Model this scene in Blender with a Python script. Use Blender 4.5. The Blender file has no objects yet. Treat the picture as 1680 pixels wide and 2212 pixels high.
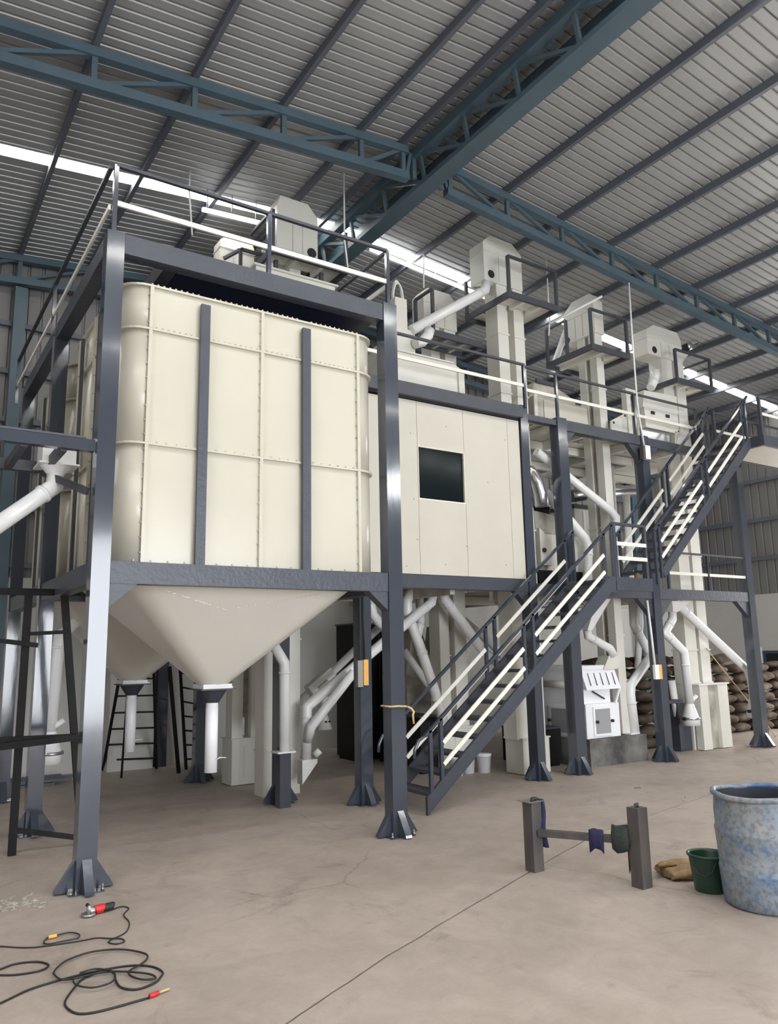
import bpy, bmesh, math, random
from mathutils import Vector, Matrix
random.seed(7)
S = bpy.context.scene
COL = S.collection
# ------------------------------------------------------------------ camera
cam_d = bpy.data.cameras.new('camera'); cam = bpy.data.objects.new('camera', cam_d); COL.objects.link(cam)
cam_d.sensor_fit = 'HORIZONTAL'; cam_d.sensor_width = 36.0; cam_d.lens = 36.0 * 1662.89 / 1680.0
cam_d.clip_end = 200
cam.matrix_world = Matrix(((0.836233, -0.081458, -0.542291, 0.000000), (-0.548037, -0.158828, -0.821236, 0.000000), (-0.019235, 0.983940, -0.177459, 2.000000), (0.000000, 0.000000, 0.000000, 1.000000)))
S.camera = cam
# ------------------------------------------------------------------ exposure, world, lights
S.view_settings.view_transform = 'Standard'; S.view_settings.look = 'None'
S.view_settings.exposure = 0.0; S.view_settings.gamma = 1.0; S.view_settings.use_curve_mapping = False
S.cycles.use_denoising = True
S.cycles.max_bounces = 9; S.cycles.diffuse_bounces = 8; S.cycles.glossy_bounces = 3
S.cycles.transmission_bounces = 3; S.cycles.caustics_reflective = False; S.cycles.caustics_refractive = False
S.cycles.sample_clamp_indirect = 6.0
S.cycles.use_adaptive_sampling = True; S.cycles.adaptive_threshold = 0.02
W = bpy.data.worlds.new('sky'); S.world = W; W.use_nodes = True
W.node_tree.nodes['Background'].inputs[0].default_value = (0.62, 0.78, 1.0, 1)
W.node_tree.nodes['Background'].inputs[1].default_value = 1.2
def area(name, loc, tgt, sx, sy, power, col):
    l = bpy.data.lights.new(name, 'AREA'); l.shape = 'RECTANGLE'; l.size = sx; l.size_y = sy
    l.energy = power; l.color = col
    o = bpy.data.objects.new(name, l); COL.objects.link(o); o.location = loc
    o.rotation_euler = (Vector(tgt) - Vector(loc)).to_track_quat('-Z', 'Y').to_euler()
    return o
# daylight through the big doorway behind the camera and the doorway in the long wall
area('daylight_front_door', (6.0, -9.9, 2.85), (6.0, 0, 2.85), 9.0, 5.7, 2100, (0.93, 0.96, 1.0))
area('daylight_side_door', (20.75, 8.5, 2.4), (10, 7.6, 1.2), 4.0, 4.4, 520, (1.0, 0.97, 0.93))
area('daylight_yard_door', (-7.4, 1.0, 2.5), (2, 1.5, 2.5), 6.0, 4.8, 220, (0.95, 0.97, 1.0))
area('daylight_gable_vent', (16.7, -9.7, 8.4), (8, 8, 3.5), 1.8, 1.0, 160, (0.95, 0.97, 1.0))
SKYL = 16.0
# ------------------------------------------------------------------ materials
def mat(name, col, rough=0.5, metal=0.0, var=0.0, vscale=3.0, bump=0.0, bscale=30.0, emit=0.0, stretch=None, col2=None, spec=0.5, coat=0.0):
    m = bpy.data.materials.new(name); m.use_nodes = True
    nt = m.node_tree; b = nt.nodes['Principled BSDF']
    b.inputs['Base Color'].default_value = (*col, 1); b.inputs['Roughness'].default_value = rough
    b.inputs['Metallic'].default_value = metal; b.inputs['Specular IOR Level'].default_value = spec
    if coat: b.inputs['Coat Weight'].default_value = coat; b.inputs['Coat Roughness'].default_value = 0.07
    if emit: b.inputs['Emission Color'].default_value = (*col, 1); b.inputs['Emission Strength'].default_value = emit
    if var or bump:
        tc = nt.nodes.new('ShaderNodeTexCoord'); mp = nt.nodes.new('ShaderNodeMapping')
        nt.links.new(tc.outputs['Object'], mp.inputs[0])
        if stretch: mp.inputs['Scale'].default_value = stretch
    if var:
        n = nt.nodes.new('ShaderNodeTexNoise'); n.inputs['Scale'].default_value = vscale; n.inputs['Detail'].default_value = 5
        n.inputs['Roughness'].default_value = 0.6
        r = nt.nodes.new('ShaderNodeValToRGB'); c2 = col2 or tuple(c * (1 - var) for c in col)
        r.color_ramp.elements[0].position = 0.35; r.color_ramp.elements[0].color = (*c2, 1)
        r.color_ramp.elements[1].position = 0.65; r.color_ramp.elements[1].color = (*col, 1)
        nt.links.new(mp.outputs[0], n.inputs[0]); nt.links.new(n.outputs[0], r.inputs[0]); nt.links.new(r.outputs[0], b.inputs['Base Color'])
    if bump:
        n2 = nt.nodes.new('ShaderNodeTexNoise'); n2.inputs['Scale'].default_value = bscale; n2.inputs['Detail'].default_value = 3
        bp = nt.nodes.new('ShaderNodeBump'); bp.inputs['Strength'].default_value = bump; bp.inputs['Distance'].default_value = 0.02
        nt.links.new(mp.outputs[0], n2.inputs[0]); nt.links.new(n2.outputs[0], bp.inputs['Height']); nt.links.new(bp.outputs[0], b.inputs['Normal'])
    return m
M = {}
M['slate'] = mat('slate_paint', (0.048, 0.057, 0.077), 0.13, var=0.12, vscale=1.5, bump=0.10, bscale=9, stretch=(1, 1, 0.18), coat=0.45)
M['slate_beam'] = mat('slate_beam_paint', (0.050, 0.057, 0.075), 0.42, var=0.15, vscale=2.5, bump=0.25, bscale=22)
M['slate_dull'] = mat('slate_paint_dull', (0.052, 0.056, 0.068), 0.5)
M['navy'] = mat('navy_deck_paint', (0.012, 0.016, 0.040), 0.5)
M['cream'] = mat('cream_bin_paint', (0.565, 0.535, 0.445), 0.24, var=0.04, vscale=0.8, spec=0.4)
M['funnel'] = mat('bounce_lit_funnel_paint', (0.66, 0.635, 0.565), 0.38, var=0.04, vscale=0.8)  # bin cream lightened; floor bounce light is put into the colour
M['cream_dull'] = mat('cream_panel_paint', (0.585, 0.555, 0.475), 0.42, var=0.05, vscale=1.2)
M['off'] = mat('off_white_machine_paint', (0.70, 0.685, 0.62), 0.36, var=0.05, vscale=1.5)
M['grime_shade'] = mat('grimy_shaded_off_white_paint', (0.52, 0.50, 0.44), 0.5, var=0.35, vscale=3, col2=(0.30, 0.27, 0.22))  # dirt mottling; also stands in for shade on the under-cabin casings
M['white'] = mat('white_pipe_paint', (0.80, 0.80, 0.79), 0.33, var=0.06, vscale=2)
M['mwhite'] = mat('bright_white_enamel', (0.86, 0.87, 0.90), 0.35)
M['rail'] = mat('ivory_rail_paint', (0.80, 0.775, 0.69), 0.4)
M['blue'] = mat('blue_grey_truss_paint', (0.078, 0.122, 0.152), 0.45, var=0.15, vscale=2)
M['purl'] = mat('grey_purlin_paint', (0.115, 0.128, 0.155), 0.45, var=0.1, vscale=2)
M['roof'] = mat('galvanised_roof_sheet', (0.44, 0.445, 0.44), 0.48, metal=0.35, var=0.12, vscale=1.2, stretch=(0.3, 1, 1))
M['clad'] = mat('grey_wall_cladding', (0.215, 0.208, 0.200), 0.5, metal=0.2, var=0.12, vscale=1.5, stretch=(1, 1, 0.3))
M['plaster'] = mat('grey_white_plaster', (0.50, 0.485, 0.455), 0.85, var=0.08, vscale=0.9, bump=0.15, bscale=12)
M['sky'] = mat('translucent_skylight', (1.0, 0.99, 0.96), 0.5, emit=SKYL)
M['concrete'] = mat('damp_plinth_concrete', (0.20, 0.195, 0.18), 0.8, var=0.5, vscale=1.7, col2=(0.050, 0.048, 0.046), bump=0.3)
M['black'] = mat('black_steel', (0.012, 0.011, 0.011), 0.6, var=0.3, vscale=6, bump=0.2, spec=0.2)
M['rubber'] = mat('black_rubber', (0.012, 0.012, 0.013), 0.55)
M['boot'] = mat('dark_fabric_sleeve', (0.030, 0.036, 0.048), 0.7)
M['glass'] = mat('dark_window_glass', (0.006, 0.011, 0.012), 0.12, spec=0.25)
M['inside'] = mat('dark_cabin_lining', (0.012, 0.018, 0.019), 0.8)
M['galv'] = mat('bright_galvanised_duct', (0.55, 0.56, 0.57), 0.22, metal=0.9)
M['steel'] = mat('bare_steel', (0.35, 0.34, 0.32), 0.35, metal=0.8)
M['rustpost'] = mat('brown_primer_steel', (0.095, 0.080, 0.072), 0.6, var=0.45, vscale=7, col2=(0.055, 0.050, 0.052), stretch=(1, 1, 0.3))
M['jute'] = mat('brown_jute', (0.080, 0.049, 0.030), 0.9, var=0.45, vscale=5, bump=0.5, bscale=60)
M['jute2'] = mat('grey_brown_jute', (0.110, 0.078, 0.054), 0.9, var=0.35, vscale=5, bump=0.5, bscale=60)
M['tan'] = mat('tan_sackcloth', (0.34, 0.22, 0.115), 0.9, var=0.4, vscale=12, bump=0.4, bscale=70)
M['indigo'] = mat('indigo_cloth', (0.018, 0.018, 0.060), 0.9, bump=0.4, bscale=40)
M['dgreen'] = mat('dark_green_cap_cloth', (0.022, 0.028, 0.024), 0.85, bump=0.4, bscale=50)
M['bucket'] = mat('dark_green_plastic', (0.012, 0.048, 0.028), 0.4)
M['red'] = mat('red_tool_plastic', (0.55, 0.020, 0.025), 0.4)
M['orange'] = mat('orange_switch_box', (0.75, 0.40, 0.10), 0.45)
M['tape'] = mat('frayed_rope_fibre', (0.55, 0.42, 0.20), 0.8)
M['whitecable'] = mat('white_cable', (0.82, 0.82, 0.80), 0.5)
M['dpane'] = mat('grey_door_pane', (0.33, 0.33, 0.34), 0.3)
M['lamp'] = mat('lit_tube_diffuser', (0.95, 0.97, 1.0), 0.5, emit=2.2)
M['winblue'] = mat('dark_blue_shutter', (0.030, 0.055, 0.10), 0.4)
M['hole'] = mat('dark_port', (0.02, 0.018, 0.016), 0.6)
M['grate'] = mat('pale_checker_plate', (0.50, 0.48, 0.42), 0.5, var=0.25, vscale=60, bump=0.4, bscale=80)
def floor_mat():
    m = bpy.data.materials.new('dusty_concrete_floor'); m.use_nodes = True; nt = m.node_tree; b = nt.nodes['Principled BSDF']
    tc = nt.nodes.new('ShaderNodeTexCoord')
    def noise(sc, det, ro=0.6, dist=0.0):
        n = nt.nodes.new('ShaderNodeTexNoise'); n.inputs['Scale'].default_value = sc; n.inputs['Detail'].default_value = det
        n.inputs['Roughness'].default_value = ro; n.inputs['Distortion'].default_value = dist
        nt.links.new(tc.outputs['Object'], n.inputs[0]); return n
    def ramp(n, stops):
        r = nt.nodes.new('ShaderNodeValToRGB'); e = r.color_ramp.elements
        e[0].position, e[0].color = stops[0][0], (*stops[0][1], 1); e[1].position, e[1].color = stops[1][0], (*stops[1][1], 1)
        for p, c in stops[2:]:
            x = e.new(p); x.color = (*c, 1)
        nt.links.new(n.outputs[0], r.inputs[0]); return r
    a = ramp(noise(0.55, 8, 0.65, 0.6), [(0.25, (0.325, 0.275, 0.237)), (0.75, (0.465, 0.398, 0.348)), (0.5, (0.395, 0.336, 0.291))])
    c = ramp(noise(3.0, 10, 0.75, 0.8), [(0.34, (0.74, 0.72, 0.71)), (0.66, (1.0, 1.0, 1.0))])
    mx = nt.nodes.new('ShaderNodeMixRGB'); mx.blend_type = 'MULTIPLY'; mx.inputs[0].default_value = 0.7
    nt.links.new(a.outputs[0], mx.inputs[1]); nt.links.new(c.outputs[0], mx.inputs[2])
    s = ramp(noise(1.3, 10, 0.72, 1.2), [(0.26, (0.55, 0.52, 0.50)), (0.42, (1, 1, 1))])
    mx2 = nt.nodes.new('ShaderNodeMixRGB'); mx2.blend_type = 'MULTIPLY'; mx2.inputs[0].default_value = 0.8
    nt.links.new(mx.outputs[0], mx2.inputs[1]); nt.links.new(s.outputs[0], mx2.inputs[2])
    vo = nt.nodes.new('ShaderNodeTexVoronoi'); vo.feature = 'DISTANCE_TO_EDGE'; vo.inputs['Scale'].default_value = 0.55
    wn = noise(1.1, 6, 0.7); av = nt.nodes.new('ShaderNodeMixRGB'); av.inputs[0].default_value = 0.22
    nt.links.new(tc.outputs['Object'], av.inputs[1]); nt.links.new(wn.outputs[1], av.inputs[2]); nt.links.new(av.outputs[0], vo.inputs['Vector'])
    vr = nt.nodes.new('ShaderNodeValToRGB'); e = vr.color_ramp.elements
    e[0].position = 0.0; e[0].color = (0.66, 0.63, 0.61, 1); e[1].position = 0.005; e[1].color = (1, 1, 1, 1)
    nt.links.new(vo.outputs[0], vr.inputs[0])
    mk = ramp(noise(0.35, 3), [(0.50, (0, 0, 0)), (0.58, (1, 1, 1))])
    mx3 = nt.nodes.new('ShaderNodeMixRGB'); mx3.blend_type = 'MULTIPLY'
    nt.links.new(mk.outputs[0], mx3.inputs[0]); nt.links.new(mx2.outputs[0], mx3.inputs[1]); nt.links.new(vr.outputs[0], mx3.inputs[2])
    nt.links.new(mx3.outputs[0], b.inputs['Base Color'])
    rr = ramp(noise(2.0, 5), [(0.3, (0.42,) * 3), (0.7, (0.62,) * 3)]); nt.links.new(rr.outputs[0], b.inputs['Roughness'])
    bp = nt.nodes.new('ShaderNodeBump'); bp.inputs['Strength'].default_value = 0.15; bp.inputs['Distance'].default_value = 0.02
    nt.links.new(noise(25, 6).outputs[0], bp.inputs['Height']); nt.links.new(bp.outputs[0], b.inputs['Normal'])
    b.inputs['Specular IOR Level'].default_value = 0.35
    return m
M['floor'] = floor_mat()
def drum_mat():
    m = bpy.data.materials.new('weathered_blue_drum'); m.use_nodes = True; nt = m.node_tree; b = nt.nodes['Principled BSDF']
    tc = nt.nodes.new('ShaderNodeTexCoord')
    n = nt.nodes.new('ShaderNodeTexNoise'); n.inputs['Scale'].default_value = 2.2; n.inputs['Detail'].default_value = 10; n.inputs['Distortion'].default_value = 0.6; n.inputs['Roughness'].default_value = 0.68
    nt.links.new(tc.outputs['Object'], n.inputs[0])
    r = nt.nodes.new('ShaderNodeValToRGB'); e = r.color_ramp.elements
    e[0].position = 0.34; e[0].color = (0.055, 0.150, 0.34, 1); e[1].position = 0.68; e[1].color = (0.29, 0.275, 0.245, 1)
    for p, c in ((0.42, (0.115, 0.185, 0.30)), (0.48, (0.19, 0.225, 0.27)), (0.58, (0.235, 0.245, 0.25))):
        x = e.new(p); x.color = (*c, 1)
    nt.links.new(n.outputs[0], r.inputs[0])
    n2 = nt.nodes.new('ShaderNodeTexNoise'); n2.inputs['Scale'].default_value = 28; n2.inputs['Detail'].default_value = 6
    nt.links.new(tc.outputs['Object'], n2.inputs[0])
    r2 = nt.nodes.new('ShaderNodeValToRGB'); e = r2.color_ramp.elements
    e[0].position = 0.36; e[0].color = (0.55, 0.53, 0.5, 1); e[1].position = 0.56; e[1].color = (1, 1, 1, 1)
    nt.links.new(n2.outputs[0], r2.inputs[0])
    mx = nt.nodes.new('ShaderNodeMixRGB'); mx.blend_type = 'MULTIPLY'; mx.inputs[0].default_value = 0.8
    nt.links.new(r.outputs[0], mx.inputs[1]); nt.links.new(r2.outputs[0], mx.inputs[2]); nt.links.new(mx.outputs[0], b.inputs['Base Color'])
    b.inputs['Roughness'].default_value = 0.5
    return m
M['drum'] = drum_mat()
# ------------------------------------------------------------------ mesh helpers
V = Vector
class MB:
    def __init__(s): s.v = []; s.f = []; s.sm = []
    def add(s, vs, fs, smooth=False):
        o = len(s.v); s.v += [tuple(v) for v in vs]; s.f += [tuple(i + o for i in f) for f in fs]; s.sm += [smooth] * len(fs); return s
    def box(s, a, b):
        x0, y0, z0 = (min(a[i], b[i]) for i in range(3)); x1, y1, z1 = (max(a[i], b[i]) for i in range(3))
        return s.add([(x0,y0,z0),(x1,y0,z0),(x1,y1,z0),(x0,y1,z0),(x0,y0,z1),(x1,y0,z1),(x1,y1,z1),(x0,y1,z1)],
              [(0,3,2,1),(4,5,6,7),(0,1,5,4),(1,2,6,5),(2,3,7,6),(3,0,4,7)])
    def bar(s, p, q, w, h, up=(0,0,1)):
        p, q = V(p), V(q); d = (q - p).normalized(); u = V(up)
        if abs(d.dot(u)) > 0.98: u = V((0,1,0))
        x = d.cross(u).normalized(); u = x.cross(d).normalized()
        vs = [c + x * (a * w / 2) + u * (b * h / 2) for c in (p, q) for a, b in ((-1,-1),(1,-1),(1,1),(-1,1))]
        return s.add(vs, [(3,2,1,0),(4,5,6,7),(0,1,5,4),(1,2,6,5),(2,3,7,6),(3,0,4,7)])
    def ring_loft(s, rings, caps=True, smooth=True):
        n = len(rings[0]); o = len(s.v)
        vs = [p for r in rings for p in r]
        fs = [(k*n+i, k*n+(i+1) % n, (k+1)*n+(i+1) % n, (k+1)*n+i) for k in range(len(rings)-1) for i in range(n)]
        s.add(vs, fs, smooth)
        if caps:
            m = len(rings)
            s.f += [tuple(o + i for i in range(n-1, -1, -1)), tuple(o + (m-1)*n + i for i in range(n))]; s.sm += [False, False]
        return s
    def tube(s, pts, r, n=12, caps=True, r2=None):
        pts = [V(p) for p in pts]; rings = []
        prev = None
        for i, p in enumerate(pts):
            if i == 0: d = pts[1] - p
            elif i == len(pts)-1: d = p - pts[i-1]
            else: d = (p - pts[i-1]).normalized() + (pts[i+1] - p).normalized()
            d.normalize()
            if prev is None:
                a = d.cross(V((0,0,1)));
                if a.length < 0.05: a = d.cross(V((1,0,0)))
            else:
                a = prev - d * prev.dot(d)
            a.normalize(); prev = a; b = d.cross(a)
            k = 1.0
            if 0 < i < len(pts)-1:
                c = (p - pts[i-1]).normalized().dot(d); k = min(1.6, 1/max(c, .4))
            rr = r if r2 is None else r + (r2 - r) * i/(len(pts)-1)
            # mitred in the bend plane
            nrm = (pts[i+1]-p if i < len(pts)-1 else p-pts[i-1]).cross(p-pts[i-1] if i > 0 else d)
            ring = []
            for j in range(n):
                t = 2*math.pi*j/n; o = a*math.cos(t) + b*math.sin(t)
                if k > 1.001 and nrm.length > 1e-6:
                    w = d.cross(nrm.normalized()); o = o + w * (o.dot(w) * (k-1))
                ring.append(p + o*rr)
            rings.append(ring)
        return s.ring_loft(rings, caps)
    def prism(s, poly, ax, a, b):
        # poly: 2D points; extruded along axis ax (0 x,1 y,2 z)
        def P(u, v, w): return ((w,u,v),(u,w,v),(u,v,w))[ax]
        n = len(poly); vs = [P(u,v,a) for u,v in poly] + [P(u,v,b) for u,v in poly]
        fs = [tuple(range(n)), tuple(range(2*n-1, n-1, -1))] + [(i, n+i, n+(i+1) % n, (i+1) % n) for i in range(n)]
        return s.add(vs, fs)
    def lathe(s, prof, c, n=24, ax=2, closed=False):
        rings = []
        for r, z in prof:
            ring = []
            for j in range(n):
                t = 2*math.pi*j/n; u, w = r*math.cos(t), r*math.sin(t)
                p = ((z,u,w),(u,z,w),(u,w,z))[ax]
                ring.append((c[0]+p[0], c[1]+p[1], c[2]+p[2]))
            rings.append(ring)
        return s.ring_loft(rings, caps=closed)
    def mesh(s, name, m):
        me = bpy.data.meshes.new(name); me.from_pydata(s.v, [], s.f)
        for p, k in zip(me.polygons, s.sm): p.use_smooth = k
        bm = bmesh.new(); bm.from_mesh(me); bmesh.ops.recalc_face_normals(bm, faces=bm.faces); bm.to_mesh(me); bm.free()
        me.materials.append(m if not isinstance(m, str) else M[m]); return me
def tag(o, label=None, cat=None, group=None, kind=None):
    if label: o['label'] = label
    if cat: o['category'] = cat
    if group: o['group'] = group
    if kind: o['kind'] = kind
    return o
def thing(name, label, cat, loc=(0,0,0), group=None, kind='thing'):
    o = bpy.data.objects.new(name, None); COL.objects.link(o); o.location = loc; o.empty_display_size = 0.2
    return tag(o, label, cat, group, kind)
def link(name, me, parent=None):
    o = bpy.data.objects.new(name, me); COL.objects.link(o)
    if parent is not None:
        o.parent = parent
        # geometry is written in world coordinates: cancel the chain of parent offsets
        p, off = parent, V((0,0,0))
        while p is not None: off += p.location; p = p.parent
        o.location = -off
    return o
def part(name, mb, m, parent, label=None, kind=None):
    o = link(name, mb.mesh(name, m), parent)
    if label: o['label'] = label
    if kind: o['kind'] = kind
    return o
def single(name, mb, m, label, cat, group=None):
    return tag(link(name, mb.mesh(name, m)), label, cat, group, 'thing')
def struct(name, mb, m):
    return tag(link(name, mb.mesh(name, m)), kind='structure')
def base(pts):
    return (sum(p[0] for p in pts)/len(pts), sum(p[1] for p in pts)/len(pts), min(p[2] for p in pts))
def copy_tree(o, parent=None, loc=None):
    c = o.copy(); COL.objects.link(c); c.parent = parent
    if loc is not None: c.location = loc
    for ch in o.children: copy_tree(ch, c)
    return c
def lerp(a, b, t): return tuple(a[i] + (b[i]-a[i])*t for i in range(3))
# ------------------------------------------------------------------ the building
XL, XRW, YBK, YFR, XR = -7.8, 21.0, 14.8, -10.0, 6.6
def rz(x): return 9.82 - 0.0865 * abs(x - XR)           # underside of roof sheet
fl = struct('floor', MB().box((XL-.5, YFR-8, -0.30), (XRW+.5, YBK+.5, -0.035)), 'concrete')
J = [(1.824, 4.078, 0.000), (2.038, 4.221, 0.000), (3.139, 4.745, 0.000), (5.097, 5.553, 0.000), (6.733, 6.202, 0.000), (8.855, 6.633, 0.000), (9.790, 6.834, 0.000), (11.359, 6.859, 0.000)]
jl = [(-1.2, 2.6), (0.9, 3.65)] + [(p[0], p[1]) for p in J[1:]] + [(14, 7.6), (18, 8.6), (21.4, 9.4)]
jj = []
for a, b in zip(jl[:-1], jl[1:]):
    n = 8
    for k in range(n):
        t = k/n; jj.append((a[0]+(b[0]-a[0])*t + random.uniform(-.006,.006), a[1]+(b[1]-a[1])*t + random.uniform(-.007,.007)))
jj.append(jl[-1])
g = 0.010
back = [(x, y+g) for x, y in jj] + [(XRW+.4, YBK+.4), (XL-.4, YBK+.4), (XL-.4, 1.0)]
front = [(x, y-g) for x, y in jj] + [(XRW+.4, YFR-7.5), (XL-.4, YFR-7.5), (XL-.4, 1.0-2*g)]
for k, poly in enumerate((back, front)):
    part('slab', MB().prism(poly, 2, -0.03, 0.0), 'floor', fl)

def ribbed(y0, y1, pitch, pan, hgt):
    """profile points (y, z) of ribbed sheet seen from below, ribs standing up"""
    n = max(1, round((y1-y0)/pitch)); p = (y1-y0)/n; out = [(y0, 0)]
    w = p - pan
    for i in range(n):
        a = y0 + i*p
        out += [(a+pan*.5, 0), (a+pan*.5+w*.25, hgt), (a+pan*.5+w*.75, hgt), (a+pan*.5+w, 0)]
    out.append((y1, 0)); return out
ceil = thing('ceiling', None, None, (XR, 0, 9.0), kind='structure')
TH = 0.006
def roof_sheet(y0, y1, side, m='roof', name='roof_sheet', x_lo=None, x_hi=None):
    prof = ribbed(y0, y1, 0.168, 0.118, 0.032)
    xa = XR if x_lo is None else x_lo; xb = (XL-.4 if side < 0 else XRW+.4) if x_hi is None else x_hi
    mb = MB(); n = len(prof)
    vs = [(x, y, rz(x)+z+t) for t in (0, TH) for x in (xa, xb) for y, z in prof]
    fs = []
    for i in range(n-1):
        fs.append((i, i+1, n+i+1, n+i)); fs.append((2*n+i, 3*n+i, 3*n+i+1, 2*n+i+1))
    mb.add(vs, fs); return part(name, mb, m, ceil)
SK = [(11.38, 11.66), (3.42, 3.86), (0.5, 1.0), (-4.3, -4.0)]  # strip over the camera is added, and front strips widened, to brighten the floor
yy = YBK
edges = []
while yy > YFR + .1:
    nxt = yy - 1.008
    for a, b in SK:
        if yy > b + .01 and nxt < b: nxt = b
        elif abs(yy - b) < .011: nxt = a
    edges.append((max(nxt, YFR-.3), yy)); yy = nxt
for (a, b) in edges:
    sk = any(abs(a-s[0]) < .02 for s in SK)
    for side in (-1, 1):
        roof_sheet(a, b, side, 'sky' if sk else 'roof', 'skylight_or_fill_sheet' if sk else 'roof_sheet')
struct('trim_1', MB().bar((XR, YFR-.3, rz(XR)+.06), (XR, YBK, rz(XR)+.06), .5, .02), 'roof')
PX = [6.15, 5.40, 4.14, 2.87, 1.63, .38, -.88, -2.13, -3.4, -4.65, -5.9, -7.2, 7.05, 8.27, 9.55, 10.84, 12.10, 13.35, 14.62, 15.88, 17.12, 18.4, 19.65, 20.75]
for x in PX:
    part('purlin', MB().bar((x, YFR, rz(x)-.065), (x, YBK, rz(x)-.065), .065, .125), 'purl', ceil)
# walls
wb = struct('wall_back', MB().box((XL-.2, YBK, 0), (XRW+.2, YBK+.25, 3.385)), 'plaster')
wr = struct('wall_right', MB().box((XRW, YFR, 0), (XRW+.25, 6.4, 3.385)).box((XRW, 10.6, 0), (XRW+.25, YBK, 3.385)), 'plaster')
wl = struct('wall_left', MB().box((XL-.25, YFR, 0), (XL, -2, 8.6)).box((XL-.25, 4, 0), (XL, YBK, 8.6)).box((XL-.25, -2, 5.0), (XL, 4, 8.6)), 'plaster')
wf = struct('wall_front', MB().box((XL-.2, YFR-.25, 0), (1.5, YFR, 9.8)).box((10.5, YFR-.25, 0), (XRW+.2, YFR, 9.8)).box((1.5, YFR-.25, 5.75), (10.5, YFR, 9.8)), 'plaster')
def wall_sheet(axis, c, a0, a1, z0, z1a, z1b, parent, out):
    prof = ribbed(a0, a1, 0.25, 0.19, 0.03); mb = MB(); n = len(prof)
    vs = []
    for t in (0, TH):
        for top in (0, 1):
            for a, d in prof:
                z = z0 if not top else z1a + (z1b - z1a) * (a-a0)/(a1-a0)
                dd = c + out*(d + t)
                vs.append((a, dd, z) if axis == 1 else (dd, a, z))
    fs = []
    for i in range(n-1):
        fs.append((i, i+1, n+i+1, n+i)); fs.append((2*n+i, 3*n+i, 3*n+i+1, 2*n+i+1))
    mb.add(vs, fs); part('wall_sheet', mb, 'clad', parent)
x = XL
while x < XRW - .1:
    x2 = min(x+1.0, XRW)
    wall_sheet(1, YBK+.02, x, x2, 3.36, rz(x), rz(x2), wb, 1); x = x2
y = YFR
while y < YBK - .1:
    y2 = min(y+1.0, YBK); z0 = 3.36 if not (5.9 <= y < 10.9) else 4.7
    wall_sheet(0, XRW+.02, y, y2, z0, rz(XRW), rz(XRW), wr, 1); y = y2
for z in (4.40, 5.50, 6.65, 7.7):
    part('girt', MB().box((XRW-.07, YFR if z > 5.3 else 10.7, z-.055), (XRW+.015, YBK, z+.055)), 'purl', wr)
for z in (3.6, 4.6, 5.4, 6.2, 7.1, 8.0):
    part('girt', MB().box((XL, YBK-.07, z-.05), (XRW, YBK+.015, z+.05)), 'purl', wb)
for xc in (-4.2, 1.68, 4.50, 8.9, 13.6, 18.2):
    part('pier', MB().box((3.55, 14.50, 0), (4.35, 14.795, 4.2)), 'plaster', wb) if xc == -4.2 else None
    part('wall_column', MB().box((xc-.10, YBK-.28, 0), (xc+.10, YBK-.08, rz(xc)-.75)), 'slate' if xc in (4.5,) else 'blue', wb)
w1 = struct('window_1', MB().box((XRW-.03, 11.6, .75), (XRW+.0, 12.72, .83)).box((XRW-.03, 11.6, 1.72), (XRW, 12.72, 1.80)).box((XRW-.03, 12.64, .83), (XRW, 12.72, 1.72)).box((XRW-.03, 11.6, .83), (XRW, 11.68, 1.72)).box((XRW-.03, 12.14, .83), (XRW, 12.19, 1.72)), 'winblue')
part('pane', MB().box((XRW-.015, 11.68, .83), (XRW-.002, 12.64, 1.72)), 'glass', w1)
struct('trim_2', MB().box((XRW-.02, 12.76, .6), (XRW-.001, 12.92, 1.9)), 'mwhite')
# ------------------------------------------------------------------ roof trusses and ridge girder
def truss(yc, label, depth=.56):
    t = thing('roof_truss', label, 'roof truss', (XR, yc, 8.9))
    for s, xe in ((-1, XL), (1, XRW)):
        top = lambda x: rz(x) - .135 - .06
        bot = lambda x: rz(x) - .135 - depth + .06
        part('top_chord', MB().bar((XR+s*.37, yc, top(XR+s*.37)), (xe, yc, top(xe)), .12, .12), 'blue', t)
        part('bottom_chord', MB().bar((XR+s*.37, yc, bot(XR+s*.37)), (xe, yc, bot(xe)), .13, .13), 'blue', t)
        xs = sorted([p for p in PX if (p - XR)*s > .3], key=lambda p: abs(p-XR))
        prev = XR + s*.25
        for p in [prev] + xs:
            part('vertical_web', MB().box((p-.035, yc-.03, bot(p)), (p+.035, yc+.03, top(p))), 'blue', t)
        for a, b in zip([prev]+xs[:-1], xs):
            part('diagonal_web', MB().bar((a+s*.06, yc, top(a)-.03), (b-s*.06, yc, bot(b)+.05), .05, .055), 'blue', t)
    return t
truss(8.74, 'blue-grey lattice roof truss crossing over the hopper bin and elevators')
truss(14.55, 'blue-grey lattice roof truss standing against the cladding of the back wall')
rg = thing('ridge_girder', 'deep blue-grey lattice girder running under the roof ridge', 'girder', (XR, 4, 9.0))
part('bottom_chord', MB().box((6.43, YFR, 9.05), (6.71, YBK+.0-.36, 9.13)), 'blue', rg)
for xx in (6.40, 6.86):
    part('top_chord', MB().box((xx-.08, YFR, 9.50), (xx+.08, YBK+.0-.36, 9.66)), 'blue', rg)
k = 0; yv = 1.2
while yv < YBK - 1.45:
    for xx, xb in ((6.40, 6.47), (6.86, 6.67)):
        part('vertical_web', MB().bar((xb, yv, 9.13), (xx, yv, 9.52), .05, .05), 'blue', rg)
        part('diagonal_web', MB().bar((xb, yv+.08, 9.13), (xx, yv+.98, 9.52), .045, .05), 'blue', rg)
    part('cross_brace', MB().bar((6.45, yv+.5, 9.47), (6.82, yv+.5, 9.47), .05, .04), 'blue', rg)
    yv += 1.06
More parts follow.
